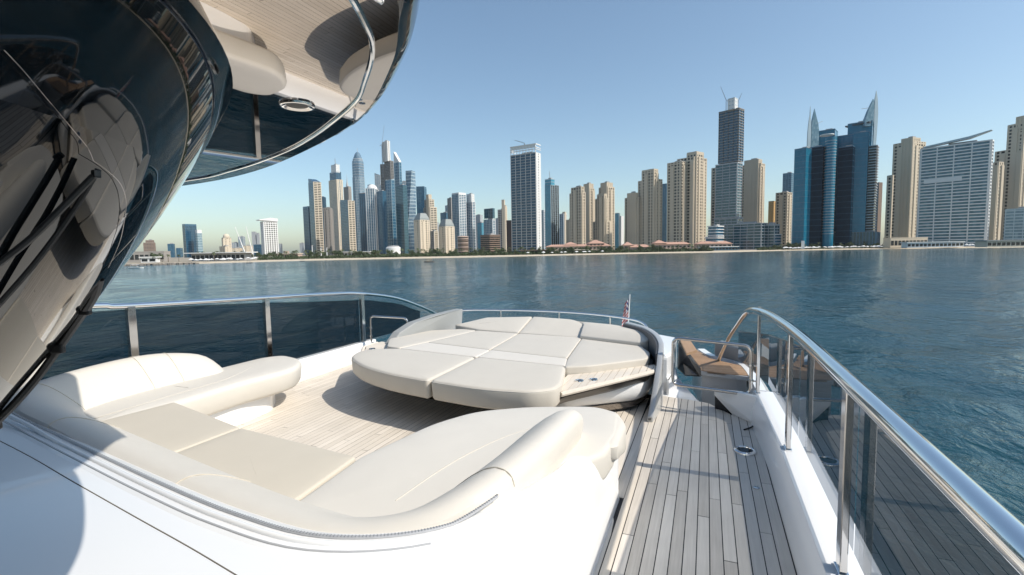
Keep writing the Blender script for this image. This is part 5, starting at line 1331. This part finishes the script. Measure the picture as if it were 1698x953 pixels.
# ---- cranes on the unfinished towers
def lattice_crane(name, label, x, y, zb, mast_h, jibs, t=.7):
    g = thing(name, label, 'crane', (x, y, zb))
    mb = MB()
    for sx, sy in ((-1, -1), (1, -1), (1, 1), (-1, 1)): mb.bar((x + sx * t, y + sy * t, zb), (x + sx * t, y + sy * t, zb + mast_h), .35)
    k = 0; z = zb
    while z < zb + mast_h - 2:
        mb.bar((x - t, y - t, z), (x + t, y - t, z + 2.2), .22); mb.bar((x + t, y - t, z), (x + t, y + t, z + 2.2), .22); z += 2.2
    mb.build('mast', MT['c_steel'], g, fix=False)
    for (dx, dz) in jibs:
        mb = MB(); a = Vector((x, y, zb + mast_h)); b = a + Vector((dx, 0, dz))
        mb.bar(a, b, .5); mb.bar(a + Vector((0, 0, 1.4)), b, .35); mb.build('jib', MT['c_steel'], g, fix=False)
lattice_crane('tower_crane', 'thin luffing crane leaning left on the unfinished dark tower', 26.5, 890, 222, 17, [(-9, 24), (4, -2)])
lattice_crane('tower_crane', 'short luffing crane leaning right on the unfinished dark tower', 44.5, 893, 222, 14, [(5, 13), (-3, -1)], .6)
lattice_crane('tower_crane', 'tall mast crane at the left of the concrete gridded tower', -868, 1172, 215, 92, [(10, 52), (-9, -3)], 1.1)
lattice_crane('tower_crane', 'small crane jib on top of the white framed slab tower', -276, 748, 164, 8, [(-18, 7)], .5)

# ---- low red roofed resort buildings on the beach
def hip(mb, cx, cy, w, d, z, h, rz, ov=1.5):
    cs, sn = math.cos(rz), math.sin(rz); L = lambda x, y, zz: (cx + x * cs - y * sn, cy + x * sn + y * cs, zz)
    a, b = w / 2 + ov, d / 2 + ov; r = max(.5, (w - d) / 2)
    mb.add([L(-a, -b, z), L(a, -b, z), L(a, b, z), L(-a, b, z), L(-r, 0, z + h), L(r, 0, z + h)], [(0, 1, 5, 4), (1, 2, 5), (2, 3, 4, 5), (3, 0, 4), (3, 2, 1, 0)])
def resort(label, wings, rz):
    cx, cy = wings[0][0], wings[0][1]
    g = thing('resort_building', label, 'resort', (cx, cy, GZ))
    P = Parts()
    for (x, y, w, d, h, rh) in wings:
        P.mb('wall', 'c_pink').box((x, y, GZ + h / 2), (w, d, h), rz)
        n = max(2, int(w / 6)); cs, sn = math.cos(rz), math.sin(rz)
        for fl in range(max(1, int(h / 4.5))):
            for i in range(n):
                xx = -w / 2 + (i + .5) * w / n
                P.mb('window', 'g_dark').box((x + xx * cs + (d / 2) * sn, y + xx * sn - (d / 2) * cs, GZ + 2.4 + fl * 4.5), (w / n * .55, .6, 2.4), rz)
        hip(P.mb('roof', 'c_roofred'), x, y, w, d, GZ + h, rh, rz)
    P.done(g, ('window',))
resort('long pink resort building with red hipped roofs in front of the first beige pair', [(-196, 744, 84, 16, 10, 3.2), (-201, 748, 20, 18, 12.5, 4.5), (-164, 762, 24, 20, 14, 5.5), (-150, 766, 14, 22, 10, 4)], .42)
resort('small low resort pavilion with red roof left of the second beige group', [(-96, 752, 34, 12, 7, 4), (-112, 748, 14, 12, 10, 5)], .42)
resort('resort wing with red hipped roofs under the stepped beige tower', [(-52, 798, 56, 14, 10.5, 3.6), (-70, 792, 18, 16, 12.5, 5)], .4)
resort('right resort wing with red roof under the big triple beige block', [(8, 826, 52, 14, 10.5, 3.6), (26, 834, 16, 16, 10, 4.5)], .4)

# ---- low beach buildings
def lowbox(name, label, cat, x, y, w, d, h, rz, wall, roof=None, glass=True, over=0.0, z0=GZ):
    g = thing(name, label, cat, (x, y, z0))
    P = Parts(); P.mb('wall', wall).box((x, y, z0 + h / 2), (w, d, h), rz)
    cs, sn = math.cos(rz), math.sin(rz)
    if glass:
        n = max(2, int(w / 5))
        for i in range(n):
            xx = -w / 2 + (i + .5) * w / n
            P.mb('window', 'g_dark').box((x + xx * cs + (d / 2) * sn, y + xx * sn - (d / 2) * cs, z0 + h * .5), (w / n * .72, .5, h * .5), rz)
    P.mb('roof', roof or wall).box((x, y, z0 + h + .5), (w + over * 2 + .3, d + over * 2 + .3, 1.0), rz)
    P.done(g, ('window',))
def atp(px, depth):
    """a point on the shore seen in picture column px, at a given distance along the view"""
    a = math.atan((px - 849) / 800.0); r_ = depth / math.cos(a)
    return (math.sin(a - HEAD) * r_, math.cos(a - HEAD) * r_)
LB = [
 ('beach_club', 'long low beach pavilion with a flat white roof at far left', 'pavilion', 370, 560, 62, 14, 8.5, .35, 'c_grey', 'c_white', 5),
 ('boat_shed', 'low grey waterfront building beside the dark windscreen', 'building', 232, 560, 60, 16, 11, .6, 'c_greybeige', 'c_greybeige', 0),
 ('boat_shed', 'small white peaked roof hut in front of the grey waterfront building', 'hut', 252, 500, 14, 8, 5, .6, 'c_white', 'c_white', 1),
 ('beach_house', 'low pink villa among palms right of the white gridded hotel', 'villa', 480, 700, 36, 12, 6, .3, 'c_pink', 'c_cream', 1),
 ('beach_club', 'low white beach club left of the white drum by the marina towers', 'pavilion', 590, 700, 46, 12, 7, .3, 'c_white', 'c_white', 3),
 ('beach_club', 'dark low beach restaurant in front of the white framed slab', 'restaurant', 886, 660, 34, 10, 5, .4, 'c_brown', 'c_brown', 2),
 ('beach_club', 'low sandy roofed beach bar right of the white framed slab', 'beach bar', 960, 676, 22, 8, 4.5, .4, 'c_brown', 'c_cream', 2),
 ('beach_club', 'low white terrace building at the foot of the glass balcony block', 'pavilion', 1545, 640, 72, 10, 6.5, .35, 'c_white', 'c_white', 1),
 ('beach_club', 'long beige terrace podium under the stepped beige tower at right', 'podium', 1500, 680, 50, 14, 13, .35, 'c_beige', 'c_beige', 0),
 ('beach_club', 'pale stone beach building at the right edge of the view', 'building', 1672, 560, 60, 16, 7, .3, 'c_cream', 'c_grey', 1),
 ('beach_club', 'blue trimmed low sports pavilion in front of the teal podium', 'pavilion', 1190, 740, 60, 8, 5, .4, 'c_blueframe', 'c_white', 1),
]
for nm, lb, ct, pxx, dp, w, d, h, rz, wl, rf, ov in LB:
    x, y = atp(pxx, dp); lowbox(nm, lb, ct, x, y, w, d, h, rz, wl, rf, True, ov)
# white drum on the marina beach
x, y = atp(654, 880)
dm = thing('drum_building', 'white round tank shaped building below the unfinished marina tower', 'building', (x, y, GZ))
mb = MB(); mb.lathe([(13, GZ), (13, GZ + 14), (11, GZ + 15)], (x, y, 0), 24); mb.build('wall', MT['c_white'], dm)
mb = MB(); mb.lathe([(11.5, GZ + 14.8), (10, GZ + 17), (.1, GZ + 17.6)], (x, y, 0), 24); mb.build('roof', MT['c_grey'], dm)
# white leaning masts, light poles
for pxa, pxb, zt, lb in ((412, 395, 46, 'left one of two slim white leaning masts beside the white gridded hotel'), (423, 413, 46, 'right one of two slim white leaning masts beside the white gridded hotel')):
    xa, ya = atp(pxa, 700); xb, yb = atp(pxb, 700)
    g = thing('leaning_mast', lb, 'mast', (xa, ya, GZ))
    mb = MB(); mb.tube([(xa, ya, GZ), (xb, yb, GZ + zt)], [.9, .35], 8); mb.build('pole', MT['c_white'], g)
    mb = MB(); mb.lathe([(1.6, GZ), (1.6, GZ + 1)], (xa, ya, 0), 10); mb.build('foot', MT['c_white'], g)
for pxx, zt, lb in ((520, 16, 'white lamp column left of the tall marina towers, nearest the blade tower'), (534.5, 13, 'middle white lamp column in front of the marina towers'), (544, 13, 'right white lamp column in front of the marina towers')):
    x, y = atp(pxx, 640)
    g = thing('lamp_column', lb, 'lamp post', (x, y, GZ)); mb = MB(); mb.tube([(x, y, GZ), (x, y, GZ + zt)], [.7, .5], 8); mb.build('column', MT['c_white'], g)
    mb = MB(); mb.box((x, y, GZ + zt + .5), (1.8, 1.8, 1.0)); mb.build('lamp_head', MT['c_grey'], g)
x, y = atp(1331, 690); g = thing('beach_sign', 'tall white sign panel on the beach left of the twin spired hotel', 'sign', (x, y, GZ)); mb = MB(); mb.box((x, y, GZ + 6), (4, 1, 12)); mb.build('panel', MT['c_white'], g); mb = MB(); mb.box((x, y, GZ + .3), (6, 2, .6)); mb.build('foot', MT['c_concrete'], g)

# ---- vegetation behind the beach
rv = random.Random(5)
def leaf_cloud(mb, c, rx, ry, rz, n, s, r_):
    for _ in range(n):
        while True:
            v = Vector((r_.uniform(-1, 1), r_.uniform(-1, 1), r_.uniform(-1, 1)))
            if .25 < v.length < 1: break
        p = Vector((c[0] + v.x * rx, c[1] + v.y * ry, c[2] + v.z * rz))
        a = Vector((r_.gauss(0, 1), r_.gauss(0, 1), r_.gauss(0, 1))).normalized(); b = a.cross(Vector((r_.gauss(0, 1), r_.gauss(0, 1), r_.gauss(0, 1)))).normalized()
        q = s * r_.uniform(.6, 1.3)
        mb.add([p - a * q, p + b * q * .7, p + a * q, p - b * q * .7], [(0, 1, 2, 3)])
def round_tree():
    g = thing('broadleaf_tree', 'x', 'tree')
    mb = MB(); mb.tube([(0, 0, 0), (.1, 0, 1.8), (0, .15, 3.4)], [.28, .2, .1], 6); mb.bar((0, 0, 1.8), (1.1, .3, 3.2), .12); mb.bar((0, 0, 1.7), (-1.0, -.3, 3.1), .12)
    mb.build('trunk', MT['trunk'], g)
    mb = MB(); r_ = random.Random(2)
    for c in ((0, 0, 4.4, 2.3), (1.5, .4, 3.7, 1.6), (-1.5, -.2, 3.8, 1.7), (.2, -1.2, 3.6, 1.5), (.3, .4, 5.5, 1.3)): leaf_cloud(mb, c[:3], c[3], c[3], c[3] * .75, 60, .42, r_)
    mb.build('crown', MT['leaf_dark'], g, fix=False)
    return g
def palm():
    g = thing('palm_tree', 'x', 'palm')
    mb = MB(); mb.tube([(0, 0, 0), (.1, 0, 3), (.3, 0, 6.6)], [.26, .2, .16], 6); mb.build('trunk', MT['trunk'], g)
    mb = MB(); r_ = random.Random(4)
    for k in range(15):
        a = 2 * PI * k / 15 + r_.uniform(-.2, .2); e = r_.uniform(-.3, 1.0); L_ = 2.6
        prev = None
        for j in range(5):
            t = j / 4; rr = L_ * t * math.cos(e * (1 - t * .3)); z = 6.6 + L_ * (math.sin(e) * t - .62 * t * t)
            c = Vector((.3 + math.cos(a) * rr, math.sin(a) * rr, z)); w = Vector((-math.sin(a), math.cos(a), 0)) * (.42 * (1 - t * .75)) ; dn = Vector((0, 0, -.22 * (1 - t)))
            cur = (c - w + dn, c, c + w + dn)
            if prev: mb.add(list(prev) + list(cur), [(0, 1, 4, 3), (1, 2, 5, 4)])
            prev = cur
    mb.build('crown', MT['leaf_mid'], g, fix=False)
    return g
PT, RT = palm(), round_tree()
def shore_at(pxx):
    """distance along the view to the waterline in picture column pxx"""
    a = math.atan((pxx - 849) / 800.0) - HEAD; d = Vector((math.sin(a), math.cos(a)))
    best = None
    for p, q in zip(SHC[:-1], SHC[1:]):
        c1 = d.x * p.y - d.y * p.x; c2 = d.x * q.y - d.y * q.x
        if c1 * c2 <= 0 and c1 != c2:
            r_ = p.lerp(q, c1 / (c1 - c2)); 
            if r_.dot(d) > 0 and (best is None or r_.length < best): best = r_.length
    return best or 600
def place_shore(pxx, inland):
    a = math.atan((pxx - 849) / 800.0) - HEAD; r_ = shore_at(pxx) + inland
    return (math.sin(a) * r_, math.cos(a) * r_, GZ - .3)
ZONES = [(440, 520, 'palm trees by the white gridded hotel', 14, 10, 75, 150), (520, 690, 'trees below the marina towers', 34, 22, 80, 190), (690, 850, 'trees below the pyramid roofed pair', 28, 22, 80, 170), (850, 1015, 'trees around the first resort building', 22, 26, 60, 120), (1015, 1175, 'trees around the right resort wings', 20, 24, 60, 120), (1255, 1470, 'trees below the twin spired hotel', 10, 18, 55, 90), (240, 440, 'palms at the far left beach', 16, 6, 75, 160)]
fp = fr_t = True
for xa, xb, gname, np_, nr_, ia, ib in ZONES:
    for k in range(np_):
        loc = place_shore(rv.uniform(xa, xb), rv.uniform(ia, ib)); s = rv.uniform(.95, 1.6)
        lb = 'slender green palm among the ' + gname
        if fp: o = PT; o.location = loc; o.scale = (s, s, s); fp = False
        else: o = copy_tree(PT, loc, rv.uniform(0, 6), (s, s, s))
        o['label'] = lb; o['group'] = 'palms, ' + gname
    for k in range(nr_):
        loc = place_shore(rv.uniform(xa, xb), rv.uniform(ia, ib)); s = rv.uniform(.8, 1.6)
        lb = 'dark round bushy tree among the ' + gname
        if fr_t: o = RT; o.location = loc; o.scale = (s, s, s); fr_t = False
        else: o = copy_tree(RT, loc, rv.uniform(0, 6), (s * 1.2, s * 1.2, s))
        o['label'] = lb; o['group'] = 'round trees, ' + gname
# low shrubs as one mass
mb = MB(); r_ = random.Random(9)
for k in range(2600):
    pxx = r_.choice([r_.uniform(430, 850), r_.uniform(600, 1180), r_.uniform(850, 1180), r_.uniform(1255, 1470)])
    x, y, z = place_shore(pxx, r_.uniform(60, 120))
    leaf_cloud(mb, (x, y, z + 1.6), r_.uniform(2, 5), r_.uniform(2, 4), r_.uniform(1.2, 3.4), 14, 1.0, r_)
sh_ = mb.build('shrubbery', MT['leaf_dark'], None, fix=False, kind='stuff'); sh_['label'] = 'low dark green shrubs massed behind the sand'
# breakwater rocks at far left
mb = MB(); r_ = random.Random(12)
for k in range(420):
    px_ = r_.uniform(150, 330); x, y, z = place_shore(px_, r_.uniform(-9, 4)); s = r_.uniform(.7, 1.7)
    vs = [(x + s * r_.uniform(.6, 1) * a, y + s * r_.uniform(.6, 1) * b, WZ + .2 + s * (.9 if c > 0 else -.6) * r_.uniform(.6, 1)) for a in (-1, 1) for b in (-1, 1) for c in (-1, 1)]
    mb.add(vs, [(0, 1, 3, 2), (4, 6, 7, 5), (0, 4, 5, 1), (2, 3, 7, 6), (0, 2, 6, 4), (1, 5, 7, 3)])
bw = mb.build('breakwater_rocks', MT['rock'], None, kind='stuff'); bw['label'] = 'grey breakwater rocks at the far left shore'
# beach parasols, cabanas
def parasol():
    g = thing('beach_parasol', 'x', 'parasol')
    mb = MB(); mb.tube([(0, 0, 0), (0, 0, 2.5)], .06, 6); mb.build('pole', MT['c_white'], g)
    mb = MB(); mb.lathe([(1.9, 2.05), (1.0, 2.6), (.1, 2.95)], (0, 0, 0), 10); mb.build('canopy', MT['c_white'], g)
    return g
PA = parasol(); first = True
for (xa, xb, n, lb, gnm) in ((1300, 1480, 90, 'white beach parasol in the crowd of parasols below the twin spired hotel', 'white parasols below the twin spired hotel'), (1480, 1690, 46, 'white beach parasol on the sand below the glass balcony block', 'white parasols below the glass balcony block'), (318, 430, 30, 'white parasol by the far left beach pavilion', 'white parasols at the far left beach'), (870, 1010, 12, 'pale parasol on the sand by the low beach restaurants', 'pale parasols by the beach restaurants')):
    for k in range(n):
        loc = place_shore(rv.uniform(xa, xb), rv.uniform(26, 62)); loc = (loc[0], loc[1], GZ - .45); s = rv.uniform(.9, 1.5)
        if first: o = PA; o.location = loc; o.scale = (s, s, s); first = False
        else: o = copy_tree(PA, loc, 0, (s, s, s))
        o['label'] = lb; o['group'] = gnm
# ---- boats on the water
def small_boat(label, x, y, L_, rz, hull, cabin, name='small_boat', sail=False):
    g = thing(name, label, 'boat', (x, y, WZ)); cs, sn = math.cos(rz), math.sin(rz)
    T_ = lambda a, b, c: (x + a * cs - b * sn, y + a * sn + b * cs, WZ + c)
    st_ = [(-.5, .12, .55), (-.45, .17, .5), (-.1, .2, .42), (.25, .15, .46), (.42, .06, .58), (.5, .01, .7)]
    mb = MB(); rings = []
    for t, w, h in st_:
        rings.append([T_(t * L_, -w * L_, h * .28 * L_ ** .5 * 1.2), T_(t * L_, -w * .5 * L_, -.4), T_(t * L_, w * .5 * L_, -.4), T_(t * L_, w * L_, h * .28 * L_ ** .5 * 1.2)])
    mb.loft(rings); mb.build('hull', MT[hull], g)
    mb = MB(); hh = .1 * L_ + .7
    c0 = T_(-.08 * L_, 0, .9 + hh / 2); mb.box(c0, (.5 * L_, .24 * L_, .12 * hh), rz)
    mb.v = [(a, b, c + hh * .45) for a, b, c in mb.v]
    for a in (-.3, .1):
        for b in (-.1, .1): mb.bar(T_(a * L_, b * L_, .5), T_(a * L_, b * L_, .9 + hh), .1)
    mb.build('canopy', MT[cabin], g)
    if sail:
        mb = MB(); mb.loft([[T_(0, 0, 1), T_(-.5 * L_, 0, 1.2), T_(-.5 * L_, .1, 1.2), T_(0, .1, 1)], [T_(.02 * L_, 0, 8), T_(-.02 * L_, 0, 8), T_(-.02 * L_, .1, 8), T_(.02 * L_, .1, 8)]]); mb.build('sail', MT['c_white'], g)
    return g
small_boat('small brown wooden passenger boat with canopy off the marina beach', -196, 318, 9.5, -.25, 'c_brown', 'c_orange')
small_boat('white boat partly hidden behind the dark windscreen at far left', -372, 216, 9, .7, 'c_white', 'c_white')
small_boat('tiny dark boat close to the far left beach', -400, 330, 6, .3, 'c_darkbrown', 'c_grey')
small_boat('tiny dark boat near the beach right of the white gridded hotel', -383, 378, 6, .2, 'c_darkbrown', 'c_grey')
# ---- sea air: thin even haze over the whole bay
hz = MB(); hz.box((0, 0, 225), (8600, 8600, 466)); hb = hz.build('haze', [], None)
m = bpy.data.materials.new('haze_air'); m.use_nodes = True
t = m.node_tree
t.nodes.remove(t.nodes['Principled BSDF'])
pv = t.nodes.new('ShaderNodeVolumePrincipled')
pv.inputs['Color'].default_value = (0.86, 0.94, 1.0, 1)
pv.inputs['Density'].default_value = 0.000035
pv.inputs['Anisotropy'].default_value = 0.1
t.links.new(pv.outputs[0], t.nodes['Material Output'].inputs['Volume'])
hb.data.materials.append(m); hb['kind'] = 'stuff'; hb['label'] = 'pale sea haze over the bay'
